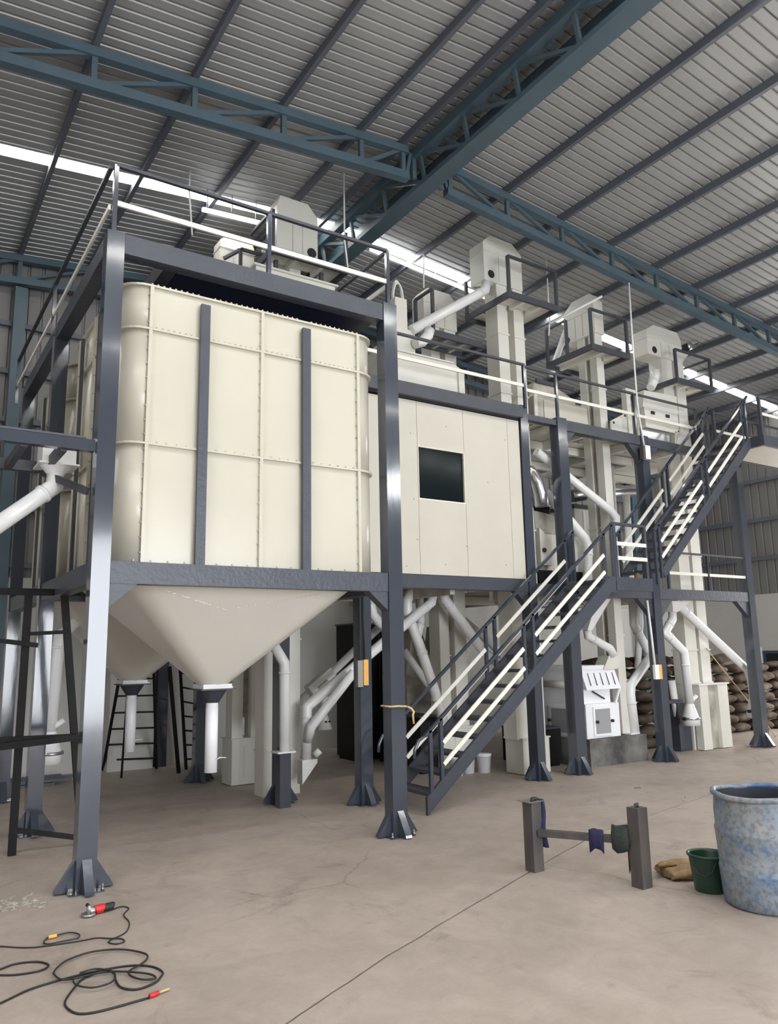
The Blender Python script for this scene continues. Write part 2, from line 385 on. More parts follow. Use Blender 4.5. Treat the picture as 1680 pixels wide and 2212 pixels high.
# ------------------------------------------------------------------ steel frame
def column(label, x0, x1, y0, y1, top, ang=None, gus=True, bolts=False, m='slate'):
    xc, yc = (x0+x1)/2, (y0+y1)/2
    t = thing('steel_column', label, 'column', (xc, yc, 0))
    part('post', MB().box((x0, y0, 0.012), (x1, y1, top)), m, t)
    part('base_plate', MB().box((x0-.06, y0-.06, 0), (x1+.06, y1+.06, .012)), m, t)
    if gus:
        for sx, sy in ((-1,0),(1,0),(0,-1),(0,1)):
            mb = MB()
            if sx:
                e = x0 if sx < 0 else x1
                mb.prism([(e, .014), (e+sx*.16, .014), (e+sx*.15, .04), (e, .27)], 1, yc-.035, yc+.035)
            else:
                e = y0 if sy < 0 else y1
                mb.prism([(e, .014), (e+sy*.16, .014), (e+sy*.15, .04), (e, .27)], 0, xc-.04, xc+.04)
            part('gusset', mb, m, t)
    if bolts:
        for sx in (-1, 1):
            for sy in (-1, 1):
                bx, by = xc + sx*((x1-x0)/2+.045), yc + sy*((y1-y0)/2+.045)
                part('anchor_bolt', MB().lathe([(.016,.014),(.016,.032),(.009,.032),(.009,.065)], (bx,by,0), 8, closed=True), 'steel', t)
    return t
column('tall slate-grey column with a glossy streak, at the open outer corner of the hopper bin', 1.59, 1.76, 7.39, 7.56, 6.20, bolts=True)
column('slate-grey column tied round with yellow rope, at the foot of the staircase', 4.86, 5.05, 7.39, 7.56, 6.22, bolts=True)
column('slate-grey column behind the corner column, under the join of the two hoppers', 1.58, 1.75, 10.02, 10.19, 6.15)
column('slate-grey column at the far end of the hopper row, beyond the black trestle', 1.58, 1.75, 12.6, 12.77, 6.15)
column('slate-grey column beside the white chute pipe and the white elevator boot', 4.66, 4.84, 9.92, 10.09, 6.15)
column('slate-grey column behind the white outlet pipe of the first hopper', 4.40, 4.58, 12.42, 12.58, 6.15)
column('slate-grey column carrying the small orange switch box', 5.52, 5.70, 9.14, 9.32, 3.0)
column('slate-grey column at the cabin corner, passing behind the stair flight', 8.64, 8.80, 9.06, 9.26, 6.0)
column('slate-grey column in front of the white destoner machine', 9.50, 9.72, 9.06, 9.26, 5.92)
column('slate-grey column under the stair landing with two spread knee brackets', 11.68, 11.88, 9.06, 9.26, 5.9)
column('slate-grey column at the outer platform corner, in front of the sack piles', 14.66, 14.86, 9.06, 9.26, 5.9)
column('slate-grey column behind the destoner, at the rear of the platform', 9.5, 9.7, 12.6, 12.8, 5.9)
column('slate-grey column at the rear platform corner near the sacks', 14.66, 14.86, 12.6, 12.8, 5.9)
def beam(label, p, q, w, h, brackets=(), m='slate_beam'):
    """p, q: centre line of the beam; brackets: (polygon in x,z, y0, y1)"""
    t = thing('steel_beam', label, 'beam', (p[0], p[1], p[2]))
    part('web_section', MB().bar(p, q, w, h), m, t)
    for poly, y0, y1 in brackets: part('knee_bracket', MB().prism(poly, 1, y0, y1), m, t)
    return t
# bin frame beams
beam('slate-grey beam under the front of the first hopper bin, knee bracket at each end', (1.765, 7.475, 2.775), (4.855, 7.475, 2.775), .15, .21,
     [([(1.765, 2.67), (2.02, 2.67), (1.765, 2.45)], 7.41, 7.54), ([(4.855, 2.67), (4.60, 2.67), (4.855, 2.45)], 7.41, 7.54)])
beam('slate-grey top beam over the front of the first hopper bin', (1.765, 7.475, 6.09), (4.855, 7.475, 6.09), .15, .21)
beam('slate-grey top beam running back from the corner column over the first hopper', (1.67, 7.565, 6.09), (1.67, 10.01, 6.09), .15, .20)
beam('slate-grey top beam running back over the second hopper', (1.67, 10.20, 6.09), (1.67, 12.59, 6.09), .15, .20)
beam('slate-grey low side beam under the flank of the first hopper bin', (1.67, 7.565, 2.77), (1.67, 10.01, 2.77), .15, .20)
beam('slate-grey low side beam under the flank of the second hopper bin', (1.67, 10.20, 2.77), (1.67, 12.59, 2.77), .15, .20)
beam('slate-grey low beam between the two hoppers', (1.76, 10.05, 2.77), (4.65, 10.05, 2.77), .14, .20)
beam('slate-grey low beam behind the first hopper beside the cabin', (4.955, 7.565, 2.77), (4.955, 9.9, 2.77), .14, .2)
beam('dark beam along the open edge of the bin deck', (2.28, 7.56, 6.10), (2.28, 12.5, 6.10), .14, .18, m='slate_dull')
# deck over the bins
d = thing('bin_deck', 'dark navy deck plate covering the top of the hopper bins', 'deck', (3.6, 10, 6.0))
for (x0, x1, y0, y1) in ((2.36, 3.6, 7.56, 9.9), (3.61, 4.85, 7.56, 9.9), (2.36, 3.6, 9.92, 12.4), (3.61, 4.4, 9.92, 12.4)):
    part('deck_plate', MB().box((x0, y0, 6.02), (x1, y1, 6.05)), 'navy', d)
for yy in (8.2, 9.0, 9.6, 10.6, 11.5):
    part('deck_joist', MB().box((2.36, yy-.04, 5.93), (4.6, yy+.04, 6.018)), 'navy', d)
# ------------------------------------------------------------------ hopper bins
def rrect(x0, x1, y0, y1, r, n=7):
    pts = []
    for cx, cy, a0 in ((x1-r, y0+r, -90), (x1-r, y1-r, 0), (x0+r, y1-r, 90), (x0+r, y0+r, 180)):
        for k in range(n+1):
            a = math.radians(a0 + 90*k/n); pts.append((cx + r*math.cos(a), cy + r*math.sin(a)))
    return pts
def arc(cx, cy, r, a0, a1, n=8):
    return [(cx + r*math.cos(math.radians(a0+(a1-a0)*k/n)), cy + r*math.sin(math.radians(a0+(a1-a0)*k/n))) for k in range(n+1)]
def sheet_along(path, z0, z1, th):
    mb = MB(); n = len(path); off = []
    for i, p in enumerate(path):
        a = path[max(i-1, 0)]; b = path[min(i+1, n-1)]
        dx, dy = b[0]-a[0], b[1]-a[1]; l = math.hypot(dx, dy); off.append((p[0]-dy/l*th, p[1]+dx/l*th))
    vs = [(x,y,z) for z in (z0, z1) for x, y in path] + [(x,y,z) for z in (z0, z1) for x, y in off]
    fs = []
    for i in range(n-1):
        fs += [(i, i+1, n+i+1, n+i), (2*n+i, 3*n+i, 3*n+i+1, 2*n+i+1), (i, 2*n+i, 2*n+i+1, i+1), (n+i, n+i+1, 3*n+i+1, 3*n+i)]
    fs += [(0, n, 3*n, 2*n), (n-1, 3*n-1, 4*n-1, 2*n-1)]
    mb.add(vs, fs, False)
    mb.sm = [len(path) > 3] * len(mb.f); return mb
def hopper_bin(label, y0, y1, ap, x1=4.86):
    x0, r = 1.82, .25
    t = thing('hopper_bin', label, 'hopper bin', (3.3, (y0+y1)/2, 1.5))
    Z = [(2.885, 4.098), (4.106, 5.318), (5.326, 5.80)]
    ym = (y0+y1)/2; g = .004
    segs = [arc(x0+r, y0+r, r, 180, 270)[0:0] + [(x0, ym-g)] + arc(x0+r, y0+r, r, 180, 270) + [(2.10-g, y0)],
            [(2.10+g, y0), (3.345-g, y0)], [(3.345+g, y0), (x1-.27-g, y0)],
            [(x1-.27+g, y0)] + arc(x1-r, y0+r, r, -90, 0) + [(x1, ym-g)],
            [(x1, ym+g)] + arc(x1-r, y1-r, r, 0, 90) + [(3.345+g, y1)],
            [(3.345-g, y1)] + arc(x0+r, y1-r, r, 90, 180) + [(x0, ym+g)]]
    for z0, z1 in Z:
        for sgm in segs: part('wall_panel', sheet_along(sgm, z0, z1, .012), 'cream', t)
    # flanges standing proud of the sheet
    ring = rrect(x0-.035, x1+.035, y0-.035, y1+.035, r+.035); ring_in = rrect(x0+.004, x1-.004, y0+.004, y1-.004, r)
    for z in (4.09, 5.31, 5.785):
        n = len(ring); mb = MB()
        vs = [(x,y,z) for x,y in ring] + [(x,y,z) for x,y in ring_in] + [(x,y,z+.022) for x,y in ring] + [(x,y,z+.022) for x,y in ring_in]
        fs = []
        for i in range(n):
            j = (i+1) % n
            fs += [(i,j,n+j,n+i), (2*n+i,3*n+i,3*n+j,2*n+j), (i,2*n+i,2*n+j,j), (n+i,n+j,3*n+j,3*n+i)]
        mb.add(vs, fs); part('ring_flange', mb, 'cream', t)
    fx = (2.10, 3.345, x1-.27)
    for x in fx:
        for z0, z1 in ((2.89, 4.088), (4.113, 5.308), (5.334, 5.784)):
            part('seam_flange', MB().box((x-.018, y0-.036, z0), (x+.018, y0-.001, z1)), 'cream', t)
    ylist = [y0+.42, (y0+y1)/2 - .1, y1-.45]
    for yy in ylist:
        for z0, z1 in ((2.89, 4.088), (4.113, 5.308), (5.334, 5.784)):
            part('side_flange', MB().box((x0-.055, yy-.015, z0), (x0-.001, yy+.015, z1)), 'cream', t)
    for xx in (2.665, 3.875):
        part('stiffener_channel', MB().box((xx-.05, y0-.085, 2.885), (xx+.05, y0-.038, 5.70)), 'slate_beam', t)
    for yy in (y0+.74, y1-.68):
        part('stiffener_channel', MB().box((x0-.075, yy-.025, 2.885), (x0-.04, yy+.025, 5.72)), 'slate_dull', t)
    # bolts and weld spatter along the flanges
    mb = MB()
    for z in (4.112, 5.332, 5.807):
        x = x0 + .28
        while x < x1 - .25:
            if all(abs(x-c) > .06 for c in (2.665, 3.875)):
                mb.box((x-.009, y0-.034, z), (x+.009, y0-.016, z+.014))
            x += .062 if z > 5 else .105
    for x in fx:
        z = 2.99
        while z < 5.7:
            mb.box((x-.030, y0-.024, z), (x-.018, y0-.008, z+.014)); z += .15
    for yy in ylist:
        z = 2.99
        while z < 5.7:
            mb.box((x0-.042, yy-.027, z), (x0-.022, yy-.015, z+.018)); z += .21
    z = 2.91
    x = x0+.2
    while x < x1-.2:
        mb.box((x-.007, y0-.012, z), (x+.007, y0-.0005, z+.014)); x += .17
    part('bolt_row', mb, 'grime_shade', t, kind='stuff')
    # pyramid outlet
    n = 7; top = rrect(x0+.02, x1-.02, y0+.02, y1-.02, .26, n); cnt = len(top); rings = []
    ra = .17
    bot = []
    for c, a0 in enumerate((-90, 0, 90, 180)):
        for k in range(n+1):
            a = math.radians(a0 + 90*k/n); bot.append((ap[0]+ra*math.cos(a), ap[1]+ra*math.sin(a)))
    for q in range(9):
        f = q/8; rings.append([(a[0]+(b[0]-a[0])*f, a[1]+(b[1]-a[1])*f, 2.88 + (1.66-2.88)*f) for a, b in zip(top, bot)])
    fn = part('funnel', MB().ring_loft(rings, caps=False), 'funnel', t)
    def onf(x, z):
        f = (2.88-z)/(2.88-1.66); yf = (y0+.02) + (ap[1]-ra-(y0+.02))*f; return (x, yf-.004, z)
    mb = MB(); pts = []
    for a, b in (((2.35, 2.66), (3.10, 2.47)), ((3.10, 2.47), (4.20, 2.655))):
        for k in range(24):
            if random.random() < .8:
                x = a[0]+(b[0]-a[0])*k/24; z = a[1]+(b[1]-a[1])*k/24; p = onf(x, z); w = random.uniform(.010, .022)
                mb.box((p[0]-w, p[1]-.004, p[2]-.004), (p[0]+w, p[1]+.006, p[2]+.005))
    part('weld_seam', mb, 'cream', fn, kind='stuff')
    part('outlet_collar', MB().box((ap[0]-.17, ap[1]-.17, 1.615), (ap[0]+.17, ap[1]+.17, 1.665)), 'white', t)
    gt = part('slide_gate', MB().box((ap[0]-.20, ap[1]-.20, 1.60), (ap[0]+.21, ap[1]+.20, 1.613)), 'slate_dull', t)
    part('gate_handle', MB().box((ap[0]+.21, ap[1]-.03, 1.60), (ap[0]+.24, ap[1]+.03, 1.63)), 'white', gt)
    part('sleeve', MB().lathe([(.165, 1.60), (.16, 1.585), (.085, 1.47), (.078, 1.455)], (ap[0], ap[1], 0), 20), 'boot', t)
    sp = part('down_spout', MB().lathe([(.068, 1.47), (.068, 1.40), (.071, 1.398), (.071, .69), (.064, .69), (.064, 1.45)], (ap[0], ap[1], 0), 24), 'mwhite', t)
    part('tie_wire', MB().tube([(ap[0]+.03, ap[1]-.075, .83), (ap[0]+.08, ap[1]-.07, .85), (ap[0]+.16, ap[1]-.05, .84)], .006, 6), 'white', sp)
hopper_bin('large cream hopper bin closest to the staircase, dark stiffener bars on its front', 7.60, 9.88, (3.27, 8.71))
hopper_bin('second cream hopper bin standing behind the first one', 10.24, 12.38, (3.06, 11.3), 4.62)
# cream strip box between bin and cabin top
# ------------------------------------------------------------------ control cabin
cb = thing('control_cabin', 'cream panelled control cabin with one dark square window, beside the hopper bin', 'cabin', (7.1, 9.5, 3.08))
yc = 9.10
for x0, x1, z0, z1 in ((5.55, 6.197, 3.09, 5.70), (6.203, 6.537, 3.09, 5.72), (6.543, 7.432, 3.09, 4.21), (6.543, 7.432, 5.02, 5.72), (7.438, 8.357, 3.09, 5.72), (8.363, 8.62, 3.09, 5.72)):
    part('wall_panel', MB().box((x0, yc, z0), (x1, yc+.05, z1)), 'cream_dull', cb)
part('side_wall', MB().box((8.57, yc+.052, 3.09), (8.62, 10.1, 5.72)), 'cream_dull', cb)
part('side_wall', MB().box((5.55, yc+.052, 3.09), (5.60, 10.1, 5.72)), 'cream_dull', cb)
part('back_wall', MB().box((5.60, 10.05, 3.09), (8.57, 10.1, 5.72)), 'inside', cb)
part('cabin_floor', MB().box((5.60, yc+.052, 3.09), (8.57, 10.05, 3.12)), 'inside', cb)
part('cabin_roof', MB().box((5.55, yc, 5.74), (8.62, 10.1, 5.79)), 'slate_dull', cb)
wn = part('window_frame', MB().box((6.543, yc-.006, 4.205), (7.432, yc+.05, 4.225)).box((6.543, yc-.006, 5.01), (7.432, yc+.05, 5.022)).box((6.543, yc-.006, 4.225), (6.556, yc+.05, 5.01)).box((7.419, yc-.006, 4.225), (7.432, yc+.05, 5.01)), 'rail', cb)
part('pane', MB().box((6.556, yc+.03, 4.225), (7.419, yc+.036, 5.01)), 'glass', wn)
mb = MB()
for k in range(40):
    mb.box((0,0,0),(0,0,0)) if False else None
for (x, z) in ((5.9, 5.5), (6.42, 5.2), (6.45, 4.2), (6.5, 3.6), (7.4, 4.9), (7.42, 3.55), (8.3, 5.35), (7.9, 4.6), (6.3, 3.2), (7.0, 3.25), (8.2, 3.3), (7.1, 5.4)):
    mb.box((x-.006, yc-.003, z-.006), (x+.006, yc-.0002, z+.006))
part('screw_row', mb, 'hole', cb, kind='stuff')
beam('slate-grey beam under the cabin front, above the spout pipes', (5.71, 9.14, 2.985), (8.63, 9.14, 2.985), .14, .19,
     [([(8.63, 2.89), (8.36, 2.89), (8.63, 2.62)], 9.08, 9.2)])
beam('slate-grey beam along the roof edge of the control cabin', (5.2, 9.03, 5.85), (8.63, 9.03, 5.85), .10, .20)
# ------------------------------------------------------------------ platform, deck
beam('short slate-grey beam of the lower platform between cabin column and destoner column', (8.81, 9.14, 2.93), (9.49, 9.14, 2.93), .14, .19)
beam('slate-grey beam along the edge of the lower platform, ending at the stair landing', (9.73, 9.14, 2.93), (11.67, 9.14, 2.93), .14, .19,
     [([(11.67, 2.835), (11.28, 2.835), (11.67, 2.47)], 9.09, 9.19)])
beam('slate-grey beam along the edge of the lower platform, near the sack piles', (11.89, 9.14, 2.93), (14.65, 9.14, 2.93), .14, .19,
     [([(11.89, 2.835), (12.25, 2.835), (11.89, 2.47)], 9.09, 9.19), ([(14.65, 2.835), (14.26, 2.835), (14.65, 2.52)], 9.09, 9.19)])
beam('short slate-grey beam at the deck edge between cabin and first deck column', (8.81, 9.14, 5.82), (9.49, 9.14, 5.82), .12, .10)
beam('slate-grey beam along the upper deck edge, below the ivory rail', (9.73, 9.14, 5.80), (11.67, 9.14, 5.80), .14, .19,
     [([(11.67, 5.705), (11.34, 5.705), (11.67, 5.36)], 9.09, 9.19), ([(9.73, 5.705), (9.95, 5.705), (9.73, 5.48)], 9.09, 9.19)])
beam('slate-grey beam along the upper deck edge, behind the upper stair flight', (11.89, 9.14, 5.80), (14.65, 9.14, 5.80), .12, .16,
     [([(11.89, 5.72), (12.2, 5.72), (11.89, 5.42)], 9.09, 9.19)])
def deck(label, z, x0, x1, plates, joists, m, mj):
    t = thing('platform_deck', label, 'deck', ((x0+x1)/2, 10.5, z))
    for a in plates: part('deck_plate', MB().box((a[0], a[2], z), (a[1], a[3], z+.02)), m, t)
    for a, b in joists: part('joist', MB().bar(a, b, .09, .15), mj, t)
    return t
EB = [(8.60, 9.42), (10.70, 11.48), (13.15, 14.45)]
def deck_plates(x0, x1):
    o = [(x0, x1, 9.27, 9.50), (x0, (x0+x1)/2-.005, 10.06, 12.58), ((x0+x1)/2+.005, x1, 10.06, 12.58)]
    c = x0
    for a, b in EB:
        if a > c: o.append((c, a, 9.505, 10.055))
        c = max(c, b)
    if x1 > c: o.append((c, x1, 9.505, 10.055))
    return o
deck('cream underside of the lower platform above the destoner and spouts', 2.985, 8.82, 14.8, deck_plates(8.82, 14.8),
     [((x, 9.27, 2.905), (x, 12.58, 2.905)) for x in (9.95, 11.78, 12.7)] + [((8.82, 10.2, 2.9), (14.6, 10.2, 2.9)), ((8.82, 11.4, 2.9), (14.6, 11.4, 2.9))], 'grime_shade', 'off')
deck('cream underside of the upper deck carrying the cleaning machines', 5.875, 8.82, 14.6, deck_plates(8.82, 14.6),
     [((x, 9.27, 5.79), (x, 12.58, 5.79)) for x in (9.60, 10.35, 11.78, 12.9)] + [((8.82, 10.3, 5.785), (14.6, 10.3, 5.785)), ((8.82, 11.5, 5.785), (14.6, 11.5, 5.785))], 'off', 'off')
deck('grimy underside of the cabin floor framing above the tangle of spouts', 2.985, 5.3, 8.8, [(5.36, 7.0, 9.34, 10.56), (7.01, 7.95, 9.34, 10.56), (7.96, 8.58, 9.34, 10.4), (5.36, 7.0, 10.565, 12.4), (7.01, 7.95, 10.565, 12.4), (7.96, 8.58, 11.02, 12.4)],
     [((x, 9.34, 2.905), (x, 12.4, 2.905)) for x in (6.3, 7.3)] + [((5.36, 11.2, 2.9), (8.55, 11.2, 2.9))], 'grime_shade', 'grime_shade')
# ------------------------------------------------------------------ guard rails
def rail(label, pts, ztop, zmid, posts, zb, mid='rail', top_m='slate_dull', w=.045):
    t = thing('guard_rail', label, 'railing', (pts[0][0], pts[0][1], zb))
    for x, y in posts: part('rail_post', MB().box((x-.022, y-.022, zb), (x+.022, y+.022, ztop)), 'slate', t)
    for a, b in zip(pts[:-1], pts[1:]):
        part('top_rail', MB().bar((*a, ztop), (*b, ztop), w, .035), top_m, t)
        if zmid: part('mid_rail', MB().bar((*a, zmid), (*b, zmid), .022, .055), mid, t)
    return t
rail('dark railing with an ivory middle rail above the front of the first hopper bin', [(1.66, 7.46), (4.97, 7.46)], 6.96, 6.54, [(1.66, 7.46), (3.36, 7.46), (4.97, 7.46)], 6.20)
rail('dark railing with an ivory middle rail running back along the outer bin edge', [(1.62, 7.50), (1.62, 10.5), (1.62, 13.75)], 6.95, 6.50, [(1.62, 10.5), (1.62, 13.7)], 6.18)
rail('dark railing along the inner bin edge beside the cabin roof', [(4.98, 7.52), (4.98, 9.95)], 6.96, 6.50, [(4.98, 9.95)], 6.18)
rail('dark railing with an ivory middle rail above the cabin roof', [(5.25, 9.02), (8.74, 9.02)], 6.70, 6.33, [(5.27, 9.02), (8.72, 9.02)], 5.95)
rail('dark railing with an ivory middle rail along the upper deck edge', [(8.82, 9.10), (11.60, 9.10)], 6.71, 6.30, [(9.55, 9.10), (11.60, 9.10)], 5.895)
rail('dark railing with an ivory middle rail reaching the head of the upper stair', [(11.66, 9.10), (13.52, 9.10)], 6.71, 6.29, [(13.50, 9.10)], 5.90)
rail('dark railing with pale lower rails along the lower platform near the sack piles', [(12.2, 9.10), (14.65, 9.10)], 3.72, 3.33, [(12.2, 9.1), (13.42, 9.10)], 3.03)
rail('dark low railing at the rear of the lower platform', [(13.0, 12.6), (14.6, 12.6)], 3.9, 3.45, [(13.0, 12.6)], 3.0)
# gallery at the outer side
gl = thing('service_gallery', 'slate-grey walkway gallery joining the tall corner column at mid height', 'walkway', (0.4, 7.6, 3.9))
part('edge_beam', MB().bar((-1.6, 7.47, 3.97), (1.58, 7.47, 3.97), .09, .11), 'slate', gl)
part('edge_beam', MB().bar((-1.6, 8.6, 3.97), (1.5, 8.6, 3.97), .09, .11), 'slate_dull', gl)
for k in range(9):
    part('grating_bar', MB().bar((-1.4+k*.34, 7.52, 3.95), (-1.4+k*.34, 8.56, 3.95), .06, .09), 'slate_dull', gl)
part('grating_edge', MB().box((-1.6, 7.43, 4.03), (1.5, 7.50, 4.05)), 'slate_dull', gl)
part('knee_brace', MB().bar((1.55, 7.56, 3.55), (1.30, 8.5, 3.9), .05, .07), 'slate_dull', gl)
# ------------------------------------------------------------------ stairs
def stair(label, lo, hi, ya, yb, width, n, pairs, first_bar, last_bar, offs=(.73, .41, .15), curl=False):
    """lo, hi: (x, z) on the stringer's upper edge; pairs: x of the twin posts"""
    t = thing('staircase', label, 'staircase', (lo[0], ya, 0 if lo[1] < 1 else lo[1]))
    sl = (hi[1]-lo[1])/(hi[0]-lo[0]); a = math.atan(sl); dz = width/math.cos(a)
    s = lambda x: lo[1] + sl*(x-lo[0])
    for y in (ya, yb):
        zl = lo[1]-dz
        if lo[1] < 1:
            poly = [(lo[0]-.02, 0), (lo[0]-.02, s(lo[0]-.02)), (hi[0], hi[1]), (hi[0]+.12, hi[1]), (hi[0]+.12, hi[1]-.24), (hi[0]+.02, hi[1]-.24), (lo[0] + dz/sl - lo[1]/sl, 0)]
        else:
            poly = [(lo[0], lo[1]), (hi[0], hi[1]), (hi[0]+.06, hi[1]-.02), (hi[0]+.06, hi[1]-dz*.9), (lo[0]+.08, lo[1]-dz+.08)]
        part('stringer', MB().prism(poly, 1, y-.022, y+.022), 'slate_beam', t)
    y0, y1 = min(ya, yb)+.023, max(ya, yb)-.023
    for k in range(n):
        z = (lo[1] - dz*.55) + (hi[1]-lo[1]+dz*.25)*(k+.6)/n
        xc = lo[0] + (z - lo[1] + dz*.5)/sl
        tr = MB().box((xc-.13, y0, z-.022), (xc+.13, y1, z+.018))
        part('tread', tr, 'slate_dull', t)
    for y in (ya, yb):
        for pr in pairs:
            for x in pr:
                if x is None: continue
                part('rail_post', MB().box((x-.024, y-.02, s(x)-dz*.75), (x+.024, y+.02, s(x)+offs[0])), 'slate', t)
        xs = [first_bar] + [x for pr in pairs for x in pr] + [last_bar]
        flat = sorted(x for x in xs if x is not None)
        part('hand_rail', MB().bar((flat[0], y, s(flat[0])+offs[0]), (flat[-1], y, s(flat[-1])+offs[0]), .04, .04), 'slate', t)
        for i in range(len(pairs)-1):
            xa, xb = pairs[i][1]+.024, pairs[i+1][0]-.024
            for o in offs[1:]:
                part('mid_rail', MB().bar((xa, y-.012, s(xa)+o), (xb, y-.012, s(xb)+o), .02, .055), 'rail', t)
        if curl:
            x = flat[0]
            part('rail_end', MB().tube([(x, y, s(x)+offs[0]), (x-.10, y, s(x)+offs[0]-.05), (x-.16, y, s(x)+offs[0]-.16), (x-.17, y, s(x)+offs[0]-.26)], .02, 8), 'slate', t)
    return t
stair('lower flight of slate-grey open stairs with twin ivory rails, rising from the floor', (5.84, .23), (9.42, 3.07), 8.10, 8.92, .165, 14,
      [(5.90, 6.07), (7.57, 7.75), (9.34, 9.53)], 5.82, 9.56, curl=True)
A1, B1 = (10.682, 8.100, 3.224), (13.582, 8.100, 5.870)
stair('upper flight of slate-grey open stairs climbing from the landing to the top walkway', (A1[0], A1[2]), (B1[0], B1[2]), 8.10, 8.92, .15, 13,
      [(A1[0]-.1, A1[0]+.02), (12.02, 12.18), (13.42, 13.58)], None, 13.7, offs=(.74, .43, .17))
ld = thing('stair_landing', 'slate-grey landing with two ivory bars, between the stair flights', 'landing', (10.0, 8.5, 2.8))
part('edge_beam', MB().box((9.56, 8.08, 2.86), (10.42, 8.15, 3.07)), 'slate_beam', ld)
part('edge_beam', MB().box((9.56, 8.87, 2.86), (10.42, 8.94, 3.07)), 'slate_beam', ld)
part('landing_plate', MB().box((9.56, 8.15, 3.03), (10.42, 8.87, 3.06)), 'slate_dull', ld)
part('support_arm', MB().bar((10.30, 8.945, 2.95), (10.30, 9.06, 2.95), .10, .16), 'slate_beam', ld)
part('support_arm', MB().bar((9.85, 8.945, 2.95), (9.85, 9.06, 2.95), .10, .16), 'slate_beam', ld)
for x in (9.60, 10.34): part('rail_post', MB().box((x-.028, 8.09, 3.07), (x+.028, 8.14, 3.93)), 'slate_beam', ld)
part('top_rail', MB().bar((9.58, 8.115, 3.92), (10.36, 8.115, 3.92), .045, .045), 'slate_beam', ld)
for z in (3.37, 3.60): part('mid_rail', MB().bar((9.63, 8.085, z), (10.33, 8.085, z), .02, .06), 'rail', ld)
cl = single('orange_rag', MB().lathe([(.0, .0), (.05, .01), (.055, .05), (.03, .10), (.0, .12)], (10.34, 8.30, 3.0625), 7), 'tan', 'small orange-brown rag lying on the stair landing', 'rag')
ul = thing('top_walkway', 'slate-grey top walkway with an ivory rail, at the head of the upper stair', 'walkway', (14.6, 8.3, 5.75))
part('edge_beam', MB().box((13.72, 7.86, 5.70), (17.2, 7.93, 5.90)), 'slate_beam', ul)
part('edge_beam', MB().box((13.72, 7.93, 5.70), (13.80, 8.95, 5.90)), 'slate_beam', ul)
part('edge_beam', MB().box((13.80, 8.88, 5.70), (17.2, 8.95, 5.90)), 'slate_beam', ul)
part('walkway_plate', MB().box((13.80, 7.93, 5.72), (17.2, 8.88, 5.75)), 'cream_dull', ul)
for x, y in ((13.75, 7.90), (15.4, 7.9), (17.1, 7.9), (13.78, 8.9), (15.4, 8.91)):
    part('rail_post', MB().box((x-.03, y-.025, 5.90), (x+.03, y+.025, 6.66)), 'slate_beam', ul)
part('top_rail', MB().bar((13.75, 7.90, 6.65), (17.15, 7.90, 6.65), .045, .04), 'slate_beam', ul)
part('mid_rail', MB().bar((13.75, 7.90, 6.33), (17.15, 7.90, 6.33), .02, .055), 'rail', ul)
part('mid_rail', MB().bar((13.80, 8.91, 6.25), (17.15, 8.91, 6.25), .02, .055), 'rail', ul)
part('top_rail', MB().bar((13.80, 8.91, 6.62), (17.15, 8.91, 6.62), .045, .04), 'slate_beam', ul)
# ------------------------------------------------------------------ bucket elevators
def elev(label, ax, legs, v0, v1, zb, zh, head, boot=None, hole=None, bands=(), m='off', hood=None, mb_boot=None):
    """ax 0: elevator runs along x; ax 1: along y. legs: (u0,u1) pairs; head: (u0,u1,zmid,ztop,cl,cr)"""
    uc = sum(sum(l) for l in legs)/(2*len(legs)); vc = (v0+v1)/2
    P = lambda u, v, z: (u, v, z) if ax == 0 else (v, u, z)
    t = thing('bucket_elevator', label, 'bucket elevator', (*P(uc, vc, 0)[:2], zb))
    bx = lambda mb, u0, u1, a, b, z0, z1: mb.box(P(u0, a, z0), P(u1, b, z1))
    for u0, u1 in legs:
        lg = part('leg_casing', bx(MB(), u0, u1, v0+.03, v1-.03, zb if not boot else boot[4], zh), m, t)
        for z in bands:
            part('flange_band', bx(MB(), u0-.018, u1+.018, v0+.012, v1-.012, z-.014, z+.014), m, lg)
    part('back_web', bx(MB(), legs[0][1]+.002, legs[1][0]-.002, (v0+v1)/2-.01, (v0+v1)/2+.01, zb+1.0, zh), 'grime_shade', t)
    u0, u1, zm, zt, cl, cr = head
    part('head_casing', bx(MB(), u0, u1, v0, v1, zh, zm), m, t)
    pa = 1 if ax == 0 else 0
    part('hood', MB().prism([(u0, zm+.004), (u1, zm+.004), (u1, zm+(zt-zm)*.45), (u1-cr, zt), (u0+cl, zt), (u0, zm+(zt-zm)*.55)], pa, v0, v1), m, t)
    part('hood_seam', bx(MB(), u0-.012, u1+.012, v0-.012, v1+.012, zm-.010, zm+.003), m, t)
    if hole:
        c = P(hole[0], v0-.004, hole[1])
        part('inspection_port', MB().lathe([(hole[2], -.003), (hole[2], .003)], c, 18, ax=1 if ax == 0 else 0, closed=True), 'hole', t)
    for f in (.38, .62):
        uu = u0+(u1-u0)*f
        part('door_edge', bx(MB(), uu-.004, uu+.004, v0-.006, v0-.0005, zh+.03, zm-.03), 'grime_shade', t)
    if boot:
        a, b, c, d, zt2 = boot
        bo = part('boot_casing', bx(MB(), a, b, c, d, zb+.01, zt2), m, t)
        part('boot_flange', bx(MB(), a-.02, b+.02, c-.02, d+.02, zt2, zt2+.022), m, t)
        part('clean_out_door', bx(MB(), a+(b-a)*.36, a+(b-a)*.66, c-.012, c-.001, zb+.12, zt2-.10), m, bo)
    return t
